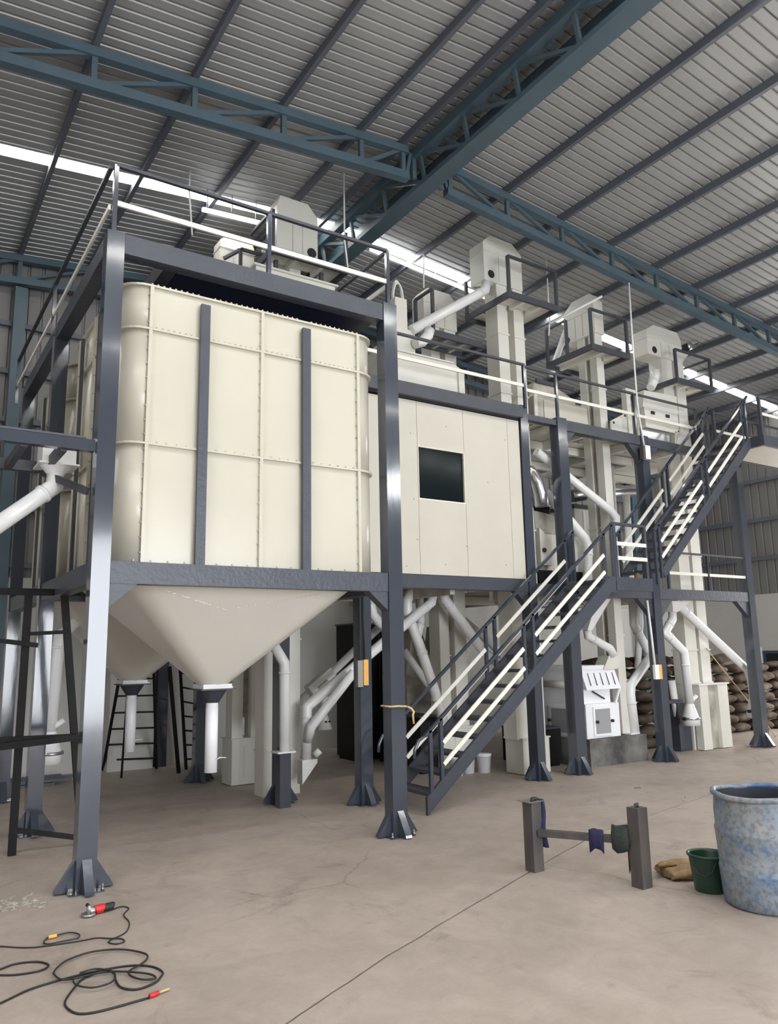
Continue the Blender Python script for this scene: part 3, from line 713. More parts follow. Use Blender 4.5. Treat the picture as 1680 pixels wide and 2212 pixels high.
def platform(label, x0, x1, y0, y1, z, under, holes=(), posts=(), rails=(), h=.62, mid=None):
    t = thing('service_platform', label, 'platform', ((x0+x1)/2, (y0+y1)/2, z))
    w = .05
    for a, b in (((x0, y0, z), (x1, y0+w, z+.11)), ((x0, y1-w, z), (x1, y1, z+.11)), ((x0, y0+w, z), (x0+w, y1-w, z+.11)), ((x1-w, y0+w, z), (x1, y1-w, z+.11))):
        part('edge_beam', MB().box(a, b), 'slate_dull', t)
    ys = [y0+w] + [v for hh in holes for v in hh[2:]] + [y1-w]
    # plate around the casing opening
    if holes:
        hx0, hx1, hy0, hy1 = holes[0]
        for a, b in (((x0+w, y0+w), (x1-w, hy0)), ((x0+w, hy1), (x1-w, y1-w)), ((x0+w, hy0), (hx0, hy1)), ((hx1, hy0), (x1-w, hy1))):
            if b[0]-a[0] > .01 and b[1]-a[1] > .01: part('deck_plate', MB().box((*a, z+.08), (*b, z+.095)), under, t)
    else: part('deck_plate', MB().box((x0+w, y0+w, z+.08), (x1-w, y1-w, z+.095)), under, t)
    for k in (.33, .66):
        xx = x0+(x1-x0)*k
        if not holes or not (holes[0][0]-.06 < xx < holes[0][1]+.06): part('joist', MB().box((xx-.03, y0+w, z), (xx+.03, y1-w, z+.078)), under, t)
        elif holes[0][2]-y0-w > .1: part('joist', MB().box((xx-.03, y0+w, z), (xx+.03, holes[0][2]-.01, z+.078)), under, t)
    for x, y in posts: part('rail_post', MB().box((x-.025, y-.025, z+.11), (x+.025, y+.025, z+.11+h)), 'slate_dull', t)
    for a, b in rails: part('top_rail', MB().bar((*a, z+.11+h), (*b, z+.11+h), .045, .04), 'slate_dull', t)
    return t
# H4
elev('tall cream bucket elevator right behind the cabin corner, pipe sloping down from its head', 0, [(8.73, 8.97), (9.12, 9.36)], 9.58, 9.96, 0, 8.42,
     (8.44, 9.35, 8.98, 9.30, .16, .22), boot=(8.80, 9.38, 9.56, 9.98, .55), hole=(8.60, 8.56, .075), bands=(2.0, 4.0, 6.4, 7.5))
platform('slate-framed platform high on the elevator behind the cabin corner', 8.56, 9.76, 9.10, 10.30, 7.93, 'off', [(8.70, 9.40, 9.52, 10.02)],
         [(8.59, 9.13), (9.73, 9.13), (8.59, 10.27), (9.73, 10.27)], [((8.59, 9.13), (9.73, 9.13)), ((9.73, 9.13), (9.73, 10.27))], h=.66)
# H3
elev('cream bucket elevator behind the cabin roof, passed by a sloping pipe', 0, [(8.02, 8.22), (8.34, 8.60)], 10.62, 10.98, 0, 7.86,
     (7.86, 8.62, 8.30, 8.58, .10, .16), boot=(7.98, 8.64, 10.58, 11.0, .7), hole=(7.99, 7.98, .07), bands=(1.9, 4.2, 6.3, 7.1))
platform('small platform of pale checker plate below the elevator behind the cabin', 7.48, 8.58, 9.86, 10.42, 7.27, 'grate', (),
         [(7.51, 9.89), (7.51, 10.39)], [((7.51, 9.89), (7.51, 10.39))], h=.75)
# H5 (runs front to back)
elev('cream bucket elevator with a yellowish broad flank, behind the deck rail', 1, [(9.58, 9.75), (9.87, 10.04)], 11.18, 11.44, .47, 8.02,
     (9.54, 10.34, 8.52, 8.86, .10, .26), bands=(2.2, 4.2, 6.9), hole=(10.26, 8.10, .07))
platform('slate-framed platform around the elevator above the deck rail, pale ribbed underside', 10.68, 11.74, 9.20, 10.40, 7.46, 'off', [(11.14, 11.48, 9.54, 10.10)],
         [(10.71, 9.23), (11.71, 9.23), (10.71, 10.37), (10.71, 9.85)], [((10.71, 9.23), (11.71, 9.23)), ((10.71, 9.85), (10.71, 10.37)), ((11.71, 9.23), (11.71, 10.37))], h=.70)
# H6
elev('cream bucket elevator by the head of the upper stair, silver motor at its top', 0, [(13.36, 13.70), (13.80, 14.10)], 9.66, 10.04, 0, 7.98,
     (12.90, 14.05, 8.34, 8.66, .25, .12), hole=(13.12, 8.10, .075), bands=(1.26, 1.9, 3.8, 5.0, 6.6))
platform('slate-framed platform below the elevator head with the silver motor', 13.27, 14.50, 9.28, 10.35, 7.30, 'off', [(13.33, 14.14, 9.60, 10.10)],
         [(13.30, 9.31), (14.47, 9.31), (14.47, 10.3)], [((13.30, 9.31), (14.47, 9.31)), ((14.47, 9.31), (14.47, 10.3))], h=.62)
bo6 = thing('elevator_boot', 'ribbed grey-white boot casing at the foot of the elevator by the sacks', 'boot casing', (13.85, 9.6, 0))
for a, b in ((13.40, 13.66), (13.98, 14.30)): part('boot_side', MB().box((a, 9.50, .01), (b, 9.655, 1.22)), 'off', bo6)
part('recessed_web', MB().box((13.664, 9.58, .01), (13.976, 9.65, 1.22)), 'grime_shade', bo6)
part('boot_flange', MB().box((13.36, 9.48, 1.222), (14.34, 9.656, 1.25)), 'white', bo6)
mo = thing('drive_motor', 'silver drive motor slanting off the elevator head near the stair top', 'motor', (14.5, 9.85, 8.4))
part('motor_body', MB().bar((14.12, 9.8, 8.30), (14.40, 9.8, 8.46), .16, .16), 'rubber', mo)
part('motor_shell', MB().tube([(14.38, 9.8, 8.45), (14.72, 9.8, 8.62)], .095, 14), 'galv', mo)
part('fan_cover', MB().tube([(14.72, 9.8, 8.62), (14.78, 9.8, 8.65)], .085, 14), 'steel', mo)
part('motor_bracket', MB().prism([(14.06, 8.0), (14.30, 8.22), (14.42, 8.30), (14.10, 8.24)], 1, 9.7, 9.9), 'off', mo)
# H2
elev('broad cream bucket elevator head rising behind the bin railing, one white leg to the floor', 0, [(4.72, 4.86), (5.10, 5.30)], 10.48, 10.84, 0, 8.34,
     (4.86, 5.60, 8.98, 9.36, .06, .18), hole=(5.49, 8.50, .085), bands=(.62, 2.2, 4.2, 7.0))
platform('slate-framed platform with cream underside behind the bin railing', 4.56, 5.92, 10.02, 10.92, 8.04, 'off', [(4.68, 5.62, 10.44, 10.88)],
         [(4.59, 10.05), (5.89, 10.05)], [((4.59, 10.05), (4.59, 10.9))], h=.62)
tb = thing('transfer_box', 'white flanged transfer box beneath the platform behind the bin railing', 'box', (5.05, 10.3, 7.3))
part('box_body', MB().box((4.35, 10.12, 7.32), (5.72, 10.40, 7.80)), 'off', tb)
part('box_flange', MB().box((4.31, 10.08, 7.80), (5.76, 10.42, 7.83)), 'off', tb)
for x in (4.7, 5.5): part('hanger', MB().box((x, 10.2, 7.831), (x+.06, 10.26, 8.04)), 'slate_dull', tb)
for x in (4.5, 5.0, 5.45): part('grip', MB().box((x, 10.095, 7.58), (x+.10, 10.118, 7.63)), 'hole', tb)
# H1
elev('small cream bucket elevator head over the top beam, dark motor beside it', 0, [(4.74, 4.92), (5.06, 5.24)], 11.72, 12.04, 0, 8.62,
     (4.38, 5.00, 8.90, 9.14, .14, .05), boot=(4.72, 5.28, 11.68, 12.08, .68), bands=(2.2, 4.2, 7.0))
m2 = thing('drive_motor', 'dark drive motor beside the small elevator head over the top beam', 'motor', (5.2, 11.5, 8.8))
part('motor_shell', MB().tube([(5.05, 11.62, 8.86), (5.32, 11.62, 8.86)], .11, 14), 'rubber', m2)
part('motor_base', MB().box((5.02, 11.52, 8.70), (5.36, 11.71, 8.745)), 'steel', m2)
part('terminal_box', MB().box((5.12, 11.56, 8.965), (5.24, 11.66, 9.05)), 'galv', m2)
fr = thing('iron_stand', 'dark angle-iron stand around the small elevator head', 'frame', (4.9, 11.5, 8.4))
for x in (4.62, 5.14): part('frame_post', MB().box((x-.025, 11.38, 6.055 if x < 4.7 else 8.05), (x+.025, 11.43, 8.76)), 'slate_dull', fr)
part('frame_bar', MB().bar((4.62, 11.405, 8.76), (5.14, 11.405, 8.76), .05, .05), 'slate_dull', fr)
part('frame_bar', MB().bar((4.40, 11.62, 8.62), (4.62, 11.43, 8.76), .05, .05), 'slate_dull', fr)
part('frame_bar', MB().bar((4.4, 11.405, 8.05), (5.4, 11.405, 8.05), .06, .06), 'slate_dull', fr)
# ------------------------------------------------------------------ pipes
def pipe(label, pts, r, m='white', collars=True, cat='pipe', end=None, name='spout_pipe', n=14):
    t = thing(name, label, cat, (pts[-1][0], pts[-1][1], min(p[2] for p in pts)))
    part('tube', MB().tube(pts, r, n), m, t)
    if collars:
        for i in range(1, len(pts)-1):
            p, q = V(pts[i]), V(pts[i+1]); d = (q-p)
            if d.length > .3:
                d.normalize(); a = p + d*r*1.6
                part('collar', MB().tube([a, a+d*.035], r*1.13, n), m, t)
    if end == 'cone':
        x, y, z = pts[-1]
        part('bag_cone', MB().lathe([(r*1.02, 0), (r*1.05, -.02), (r*1.95, -.26), (r*2.0, -.27), (r*1.95, -.275)], (x, y, z), 20), m, t)
        cl = part('clamp_ring', MB().lathe([(r*2.1, -.25), (r*2.22, -.255), (r*2.22, -.285), (r*2.1, -.29)], (x, y, z), 20), 'galv', t)
        part('bag_collar', MB().lathe([(r*1.98, -.275), (r*2.0, -.40), (r*1.9, -.40), (r*1.88, -.28)], (x, y, z), 20), m, t)
        part('clamp_lever', MB().box((x-r*2.6, y-.03, z-.30), (x-r*2.15, y+.03, z-.24)), 'rubber', t)
        part('side_port', MB().tube([(x, y-.02, z+.03), (x+r*1.9, y-.05, z+.14)], r*.5, 10), m, t)
    return t
pipe('white spout pipe bending straight down behind the black trestle, bag cone at its end', [(2.45, 11.05, 2.36), (2.365, 11.000, 2.620), (2.014, 11.000, 2.270), (1.966, 11.000, 1.061)], .078, end='cone')
bxl = thing('inlet_box', 'white inlet box hung below the service gallery, feeding a sloping pipe', 'box', (1.382, 8.250, 4.029))
p = (1.382, 8.250, 4.029)
part('box_body', MB().box((p[0]-.15, p[1]-.12, p[2]-.10), (p[0]+.17, p[1]+.2, p[2]+.20)), 'white', bxl)
part('box_throat', MB().lathe([(.16, -.10), (.08, -.20)], p, 16), 'white', bxl)
part('box_flange', MB().box((p[0]-.18, p[1]-.15, p[2]-.115), (p[0]+.20, p[1]+.23, p[2]-.10)), 'white', bxl)
pipe('thick white pipe sloping out of the frame below the service gallery', [(p[0], p[1], p[2]-.20), (1.376, 8.220, 3.708), (0.661, 8.000, 3.059)], .082)
pipe('white chute pipe with one bend standing beside the white elevator leg', [(4.452, 9.700, 2.172), (4.653, 9.700, 1.866), (4.666, 9.700, 0.714)], .070, collars=True)
st = thing('pipe_stand', 'dark slate box stand under the white chute pipe', 'stand', (4.754, 9.975, 0.000))
q = (4.659, 9.700, 0.714)
part('box_section', MB().box((q[0]-.09, q[1]-.06, 0), (q[0]+.07, q[1]+.09, q[2]-.02)), 'slate', st)
part('cap_plate', MB().box((q[0]-.14, q[1]-.11, q[2]-.02), (q[0]+.12, q[1]+.13, q[2])), 'white', st)
pa = pipe('long bright spout pipe falling from under the cabin to the white elevator foot', [(7.606, 10.250, 2.902), (7.563, 10.250, 2.765), (5.274, 10.250, 1.225), (5.266, 10.250, 0.498)], .078)
ft = thing('feed_chute', 'white triangular feed chute at the foot of the white elevator leg', 'chute', (5.248, 10.200, 0.253))
q = (5.266, 10.250, 0.498)
part('chute_body', MB().prism([(q[0]-.10, q[2]), (q[0]+.14, q[2]), (q[0]+.14, q[2]-.05), (q[0]-.10, q[2]-.33)], 1, q[1]-.08, q[1]+.08), 'white', ft)
part('chute_port', MB().tube([(q[0]+.09, q[1]-.09, q[2]+.05), (q[0]+.16, q[1]-.12, q[2]+.12)], .05, 10), 'white', ft)
pipe('thin upper spout pipe ending in a flat gate box, behind the switch column', [(7.270, 11.000, 2.587), (6.140, 11.000, 1.696), (5.452, 11.000, 1.193)], .065)
gbx = thing('gate_box', 'flat white gate box clamped on the thin upper spout pipe', 'box', (5.845, 10.920, 1.528))
part('box_body', MB().bar((6.039, 10.880, 1.686), (5.646, 10.880, 1.397), .16, .19), 'white', gbx)
part('latch', MB().bar((5.906, 10.760, 1.565), (5.760, 10.760, 1.458), .03, .03), 'steel', gbx)
pipe('pale branch pipe joining the upright pipe at the white elevator foot', [(5.925, 10.000, 1.700), (5.270, 10.100, 0.956), (5.263, 10.200, 0.758)], .068, collars=False)
bc = thing('bag_spout', 'small white bag spout hanging behind the branch pipe by the plaster wall', 'spout', (6.727, 12.400, 0.701))
a, b = (6.759, 12.400, 1.339), (6.728, 12.400, 0.900)
part('tube', MB().tube([a, b], .06, 12), 'white', bc)
part('bag_cone', MB().lathe([(.065, 0), (.15, -.24), (.14, -.24)], b, 16), 'white', bc)
for x in (-.04, .03): part('rivet', MB().box((b[0]+x, b[1]-.13, b[2]-.12), (b[0]+x+.03, b[1]-.10, b[2]-.09)), 'hole', bc)
pipe('short crooked spout pipe between the switch column and the staircase column', [(6.716, 10.600, 2.936), (6.615, 10.600, 2.725), (6.657, 10.600, 2.577), (6.883, 10.600, 2.341)], .075)
pipe('slanting spout pipe dropping behind the staircase foot rails', [(7.294, 10.400, 2.982), (7.187, 10.400, 2.798), (7.190, 10.400, 2.595), (7.406, 10.400, 2.094), (7.689, 10.400, 1.359), (7.858, 10.400, 0.834)], .082)
pipe('straight short spout pipe meeting the slanting one behind the stair', [(7.684, 10.750, 3.003), (7.697, 10.750, 2.500), (7.524, 10.600, 2.225)], .070)
pipe('dim thin pipe slanting low behind the stair foot', [(7.647, 11.200, 2.002), (8.006, 11.000, 1.405)], .065, collars=False)
pipe('long pale spout pipe slanting behind the stair rails toward the elevators', [(7.856, 10.300, 2.927), (7.881, 10.300, 2.835), (8.719, 10.300, 1.921), (9.248, 10.300, 1.610)], .085)
pipe('second pale pipe running just behind the long slanting spout pipe', [(8.488, 11.300, 2.947), (9.712, 11.300, 2.100), (10.065, 11.300, 1.791)], .07, collars=False)
pipe('white pipe slanting under the upper deck behind the deck column', [(9.331, 9.440, 5.370), (11.135, 9.440, 4.472), (11.274, 9.440, 4.352), (11.156, 9.440, 3.003)], .075)
pipe('white pipe slanting to an upright drop beside the cream machine casing', [(9.538, 9.500, 4.685), (10.464, 9.500, 3.927), (10.546, 9.500, 3.781), (10.458, 9.500, 3.096)], .085)
pipe('bright galvanised duct elbow beside the cabin corner column', [(8.887, 9.430, 5.010), (9.141, 9.430, 4.974), (9.304, 9.430, 4.829), (9.375, 9.430, 4.607), (9.381, 9.430, 4.396)], .12, m='galv', name='duct_elbow', cat='duct', n=18)
pipe('level galvanised duct running below the upper deck', [(11.808, 11.050, 5.094), (12.662, 11.050, 5.256), (14.278, 11.050, 5.456)], .13, m='galv', name='duct', cat='duct', n=18)
pipe('upright cream pipe under the upper deck behind the stair landing', [(12.671, 10.700, 5.987), (12.651, 10.700, 4.538), (12.561, 10.700, 3.135)], .11, m='off', n=16)
pipe('upright pale pipe beside the level duct, behind the upper stair flight', [(13.217, 10.750, 5.194), ((13.137, 10.750, 3.154)[0], 10.75, 3.01)], .08, m='white', collars=False)
# right-hand ground pipes
fnl = thing('funnel_chute', 'white funnel chute narrowing above the destoner beside the stair stringer', 'chute', (10.418, 9.500, 2.420))
a, b = (10.686, 9.500, 2.748), (10.382, 9.500, 2.284)
part('funnel_body', MB().ring_loft([[(a[0]+.17*c, a[1]+.16*s_, 2.83) for c, s_ in ((-1,-1),(1,-1),(1,1),(-1,1))], [(b[0]+.06*c, b[1]+.06*s_, b[2]) for c, s_ in ((-1,-1),(1,-1),(1,1),(-1,1))]], smooth=False), 'white', fnl)
pipe('white elbowed pipe leading down to the inlet on top of the destoner', [(b[0], b[1], b[2]), (10.396, 9.500, 2.187), (10.933, 9.500, 1.964), (11.017, 9.500, 1.841)], .072)
pipe('white pipe dropping and slanting behind the switch on the landing column', [(11.945, 9.750, 2.845), (11.933, 9.750, 2.392), (12.312, 9.750, 1.869), (12.424, 9.750, 1.676)], .080)
pipe('white pipe dropping straight beside the slanting one, into the branch pipe', [(12.933, 10.400, 2.840), (12.918, 10.400, 2.465), (12.727, 10.400, 1.549)], .068, collars=False)
bp_ = pipe('white branch pipe bending upright onto the plinth end, before the sacks', [(12.091, 9.550, 1.803), (11.477, 9.550, 1.305), (11.446, 9.550, 1.143), (11.501, 9.550, 0.412)], .085)
part('foot_plate', MB().box((11.28, 9.46, .457), (11.52, 9.64, .48)), 'white', bp_)
f2 = thing('funnel_chute', 'grey-white funnel chute under the lower platform by the landing column', 'chute', (12.2, 9.6, 2.4))
a, b = (12.840, 9.500, 2.828), (12.772, 9.500, 2.632)
part('funnel_body', MB().ring_loft([[(a[0]+.28*c, a[1]+.17*s_, 2.83) for c, s_ in ((-1,-1),(1,-1),(1,1),(-1,1))], [(b[0]+.075*c, b[1]+.075*s_, b[2]) for c, s_ in ((-1,-1),(1,-1),(1,1),(-1,1))]], smooth=False), 'white', f2)
pipe('white zigzag pipe with a bag cone, between landing column and tall elevator', [(b[0], b[1], b[2]), (12.753, 9.500, 2.490), (12.499, 9.500, 2.245), (13.008, 9.500, 1.881), (13.021, 9.500, 1.767), (13.055, 9.500, 0.898)], .080, end='cone')
pipe('long white pipe slanting down to a bag cone at the outer platform column', [(12.971, 9.450, 2.828), (12.996, 9.450, 2.703), (14.952, 9.450, 1.485), (15.049, 9.450, 1.296), (15.081, 9.450, 0.924)], .082, end='cone')
pipe('half hidden white pipe standing just behind the landing column', [(12.971, 9.800, 1.327), (13.049, 9.800, 0.642)], .07, collars=False)
single('gate_bar', MB().box((12.15, 9.44, .93), (12.78, 9.62, .99)), 'boot', 'dark flat gate bar reaching from the landing column to the bag cone', 'bar')
pipe('long sloping white discharge pipe from the tall elevator head to the duct above the cabin', [(8.513, 9.620, 8.396), (8.490, 9.640, 8.240), (6.926, 9.720, 7.175)], .085)
sc = thing('discharge_cone', 'small cream discharge cone under the tall elevator head', 'chute', (8.5, 9.7, 8.2))
a = (8.508, 9.620, 8.289)
part('cone_body', MB().ring_loft([[(8.44+.0+.36*i, 9.60+.3*j, 8.415) for i, j in ((0,0),(.62,0),(.62,1),(0,1))], [(a[0]-.07+.14*i, 9.56+.14*j, a[2]+.05) for i, j in ((0,0),(1,0),(1,1),(0,1))]], smooth=False), 'off', sc)
a = (10.572, 9.750, 7.977); b = (10.002, 9.600, 7.034)
pipe('white square chute slanting from the yellowish elevator down to the cleaner', [(11.391, 10.480, 8.431), (10.949, 10.480, 7.550), (10.910, 10.480, 7.376)], .075, n=4)
pipe('curved white pipe from the elevator head with the motor to the large screen machine', [(13.048, 9.640, 7.627), (13.063, 9.640, 7.509), (12.865, 9.640, 7.212)], .09)
pipe('thin white conduit slanting under the roof beside the purlin', [(10.314, 9.900, 8.127), (11.049, 9.200, 8.591)], .025, m='whitecable', collars=False, name='conduit', cat='conduit', n=8)
# ------------------------------------------------------------------ machines on the decks
dz = 5.90
tv = thing('dust_duct', 'tall cream duct with a coil of wire on top, above the cabin roof', 'duct', (6.9, 9.8, 5.95))
a, b, c = (6.639, 9.750, 7.718), (6.873, 9.750, 7.190), (7.011, 9.750, 6.817)
part('upper_duct', MB().box((a[0], 9.75, b[2]), (b[0], 10.02, a[2])), 'off', tv)
part('lower_duct', MB().box((a[0]-.02, 9.74, 6.62), (c[0], 10.05, b[2]-.002)), 'off', tv)
for k in range(3):
    pts = [(a[0]+.10+.02*k+.10*math.cos(t/9*math.pi), 9.80+.05*k, a[2]-.02+(.30+.05*k)*math.sin(t/9*math.pi)) for t in range(10)]
    part('wire_loop', MB().tube(pts, .012, 6), 'whitecable', tv)
pre = thing('pre_cleaner', 'light cream boxy cleaner on the cabin roof behind the ivory rail', 'machine', (6.9, 9.6, 5.95))
part('body', MB().prism([(6.10, 6.0), (7.75, 6.0), (7.75, 6.52), (7.55, 6.60), (6.10, 6.60)], 1, 9.40, 10.10), 'off', pre)
part('lid', MB().box((6.06, 9.37, 6.602), (7.52, 10.12, 6.625)), 'off', pre)
part('edge_strip', MB().box((7.60, 9.36, 6.0), (7.68, 9.398, 6.52)), 'off', pre)
for x in (6.2, 7.4): part('foot', MB().box((x, 9.45, 5.79), (x+.1, 10.0, 5.998)), 'slate_dull', pre)
so = thing('suction_elbow', 'white crumpled suction elbow between the roof duct and the small elevator', 'duct', (7.100, 9.620, 6.966))
part('elbow', MB().tube([(6.931, 9.620, 6.914), (7.072, 9.620, 6.976), (7.189, 9.620, 7.098), (7.231, 9.620, 7.221)], .085, 12), 'white', so)
gc = thing('grain_cleaner', 'dull metal-faced grain cleaner box behind the deck rail', 'machine', (10.2, 10.0, dz))
part('body', MB().box((9.62, 9.72, 6.0), (11.02, 10.5, 6.52)), 'grime_shade', gc)
part('front_sheet', MB().box((9.85, 9.70, 6.04), (10.98, 9.718, 6.48)), 'cream_dull', gc)
part('corner_angle', MB().box((9.60, 9.69, 5.95), (9.68, 9.719, 6.56)), 'off', gc)
part('hood', MB().prism([(9.70, 6.523), (10.95, 6.523), (10.95, 6.70), (10.2, 6.98), (9.9, 6.90)], 1, 9.95, 10.45), 'grime_shade', gc)
part('brush_strip', MB().box((9.9, 9.90, 6.88), (10.9, 9.948, 6.95)), 'slate_dull', gc)
for x in (9.7, 10.85): part('foot', MB().box((x, 9.8, dz-.002), (x+.09, 10.4, 5.998)), 'slate_dull', gc)
sm = thing('screen_machine', 'large cream screen machine under the motor elevator, behind the ivory rail', 'machine', (12.8, 9.5, dz))
part('front_panel', MB().box((12.22, 9.34, 6.25), (13.26, 9.60, 6.62)), 'off', sm)
part('upper_panel', MB().prism([(12.20, 6.623), (13.30, 6.623), (13.30, 7.02), (12.28, 6.98)], 1, 9.36, 9.60), 'off', sm)
part('base_trim', MB().box((12.20, 9.32, 6.20), (13.1, 9.62, 6.248)), 'rail', sm)
part('flank_panel', MB().prism([(13.10, 5.98), (13.60, 5.98), (13.52, 6.62), (13.27, 6.62), (13.27, 6.3)], 1, 9.32, 9.335), 'off', sm)
part('flared_casing', MB().prism([(13.08, 5.98), (13.58, 5.98), (13.50, 6.95), (13.31, 6.95), (13.27, 6.3), (13.12, 6.2)], 1, 9.34, 9.60), 'off', sm)
part('gear_box', MB().box((12.10, 9.36, 5.92), (12.95, 9.58, 6.195)), 'galv', sm)
for x in (12.4, 12.86): part('clip', MB().box((x, 9.315, 6.50), (x+.10, 9.338, 6.56)), 'hole', sm)
fb = thing('feeder_column', 'cream feeder column with a frayed outlet beside the screen machine', 'machine', (11.95, 9.5, dz))
part('column', MB().box((11.78, 9.40, dz), (11.90, 9.52, 6.86)), 'off', fb)
part('top_arm', MB().box((11.78, 9.40, 6.862), (12.10, 9.52, 6.95)), 'off', fb)
part('outlet', MB().prism([(11.92, dz), (12.09, dz), (12.06, 6.55), (12.00, 6.62), (11.92, 6.45)], 1, 9.38, 9.52), 'grime_shade', fb)
part('side_sheet', MB().prism([(11.30, dz), (11.77, dz), (11.77, 6.45), (11.32, 6.22)], 1, 9.42, 9.46), 'off', fb)
for x, z in ((11.36, 6.0), (11.36, 6.17), (11.70, 6.0), (11.70, 6.36)): part('bolt_hole', MB().box((x, 9.412, z), (x+.04, 9.419, z+.045)), 'hole', fb)
# lower platform machines
dp = 3.008
x0 = (9.441, 9.750, 3.993)[0]; x1 = (10.624, 9.750, 3.646)[0]
hs = thing('husking_machine', 'cream husking machine with a black base, on the platform beside the cabin column', 'machine', ((x0+x1)/2, 10, dp))
part('base_frame', MB().box((x0, 9.66, dp), (x1, 10.02, dp+.32)), 'black', hs)
part('body', MB().box((x0+.02, 9.70, dp+.322), (x1-.02, 10.02, dp+.98)), 'off', hs)
part('sloped_hood', MB().prism([(x0, dp+.982), (x1-.02, dp+.982), (x1-.3, dp+1.28), (x0, dp+1.36)], 1, 9.68, 10.02), 'grime_shade', hs)
part('neck', MB().box((x0+.03, 9.72, dp+1.30), (x0+.42, 10.0, dp+1.46)), 'black', hs)
part('cap', MB().box((x0+.0, 9.66, dp+1.462), (x0+.48, 10.02, dp+1.58)), 'mwhite', hs)
part('side_chute', MB().prism([(x0+.02, dp+.40), (x0+.30, dp+.40), (x0+.30, dp+.85), (x0+.02, dp+1.05)], 1, 9.60, 9.695), 'off', hs)
part('control_knob', MB().lathe([(.0,-.03),(.04,-.03),(.04,0)], (x0+.10, 9.60, dp+.66), 10, ax=1), 'hole', hs)
x0 = (11.488, 10.650, 4.257)[0]; x1 = (12.331, 10.650, 4.314)[0]
cs = thing('tall_casing', 'tall cream panelled casing under the upper deck behind the stair landing', 'machine', ((x0+x1)/2, 10.8, dp))
part('body', MB().box((x0, 10.65, dp), (x1, 11.25, 4.75)), 'off', cs)
part('lid', MB().box((x0-.04, 10.61, 4.752), (x1+.04, 11.28, 4.83)), 'slate_dull', cs)
for k in (.3, .62): part('panel_rib', MB().box((x0+(x1-x0)*k-.03, 10.622, dp+.05), (x0+(x1-x0)*k+.03, 10.648, 4.7)), 'white', cs)
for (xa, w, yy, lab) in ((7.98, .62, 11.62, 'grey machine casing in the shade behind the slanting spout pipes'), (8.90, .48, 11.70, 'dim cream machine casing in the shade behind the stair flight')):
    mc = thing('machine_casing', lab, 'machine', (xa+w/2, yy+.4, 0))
    part('body', MB().box((xa, yy, .12), (xa+w, yy+.8, 1.55)), 'grime_shade', mc)  # darker paint on these casings puts the under-cabin shade into the colour
    part('sloped_head', MB().prism([(xa, 1.552), (xa+w, 1.552), (xa+w, 1.75), (xa+w*.55, 2.45), (xa+w*.35, 2.45)], 1, yy+.04, yy+.76), 'grime_shade', mc)
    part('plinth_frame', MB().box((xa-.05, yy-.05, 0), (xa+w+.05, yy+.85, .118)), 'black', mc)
    part('panel_edge', MB().box((xa-.012, yy-.014, 1.50), (xa+w+.012, yy-.001, 1.56)), 'grime_shade', mc)
# ------------------------------------------------------------------ destoner on its plinth
px0, px1 = 10.16, 11.62
single('concrete_plinth', MB().box((px0, 9.40, 0), (px1, 10.85, .455)), 'concrete', 'damp grey concrete plinth with a pale splash, under the white destoner', 'plinth')
ds = thing('destoner', 'bright white destoner machine with dark door windows, on the concrete plinth', 'machine', (10.7, 10, .455))
x0, x1, y0, y1 = 10.22, 11.06, 9.50, 10.66
part('lower_body', MB().box((x0, y0, .457), (x1, y1, 1.03)), 'mwhite', ds)
part('middle_body', MB().box((x0+.01, y0+.06, 1.032), (x1-.14, y1, 1.30)), 'mwhite', ds)
hd = part('sloped_hood', MB().prism([(y0-.06, 1.27), (y0+.1, 1.302), (y1, 1.302), (y1, 1.60), (y0+.06, 1.60)], 0, x0+.0, x1+.02), 'mwhite', ds)
for k in range(5):
    xx = x0+.12+k*.155
    part('slot', MB().bar((xx, y0-.047+.0, 1.34), (xx+.02, y0+.040, 1.55), .010, .012), 'hole', hd)
part('top_slab', MB().box((x0-.03, y0+.05, 1.602), (x1-.22, y1+.02, 1.68)), 'mwhite', ds)
part('inlet', MB().prism([(x1-.30, 1.603), (x1+.06, 1.603), (x1+.14, 1.72), (x1+.14, 1.84), (x1-.14, 1.84)], 1, y0+.02, y0+.26), 'off', ds)
def door(vs_frame, vs_pane, knobs):
    d = part('door', vs_frame, 'mwhite', ds)
    part('window_pane', vs_pane, 'dpane', d, label='grey window pane')
    for kx in knobs: part('knob', kx, 'hole', d)
door(MB().box((x0+.16, y0-.022, .49), (x0+.62, y0-.001, .98)), MB().box((x0+.21, y0-.03, .53), (x0+.57, y0-.0225, .94)),
     [MB().lathe([(.0,-.04),(.026,-.04),(.026,0)], (xk, y0-.0305, .73), 10, ax=1) for xk in (x0+.22, x0+.60)])
door(MB().box((x0-.022, y0+.12, .49), (x0-.001, y0+.86, .98)), MB().box((x0-.03, y0+.2, .53), (x0-.0225, y0+.78, .94)),
     [MB().lathe([(.0,-.04),(.03,-.04),(.03,0)], (x0-.0305, yk, .73), 10, ax=0) for yk in (y0+.16, y0+.82)])
part('side_pipe', MB().tube([(x0-.06, y0+.15, 1.36), (x0-.06, y1-.1, 1.36)], .06, 12), 'off', ds)
part('lever', MB().bar((x1-.10, y0-.02, 1.02), (x1+.03, y0-.03, 1.30), .03, .03), 'mwhite', ds)
part('latch_rod', MB().bar((x0+.22, y0-.01+.03, 1.24), (x0+.52, y0+.03, 1.10), .02, .02), 'rubber', ds)
h5 = [o for o in bpy.data.objects if o.get('label', '').startswith('cream bucket elevator with a yellowish')][0]
part('slot_cover', MB().box((11.24, 9.598, 1.50), (11.36, 9.609, 1.92)), 'hole', h5)
bxs = thing('boot_housing', 'slate-grey box housing at the foot of the elevator beside the sack pile', 'box', (13.1, 9.7, 0))
part('housing', MB().box((12.98, 9.72, 0), (13.335, 10.1, .88)), 'slate', bxs)
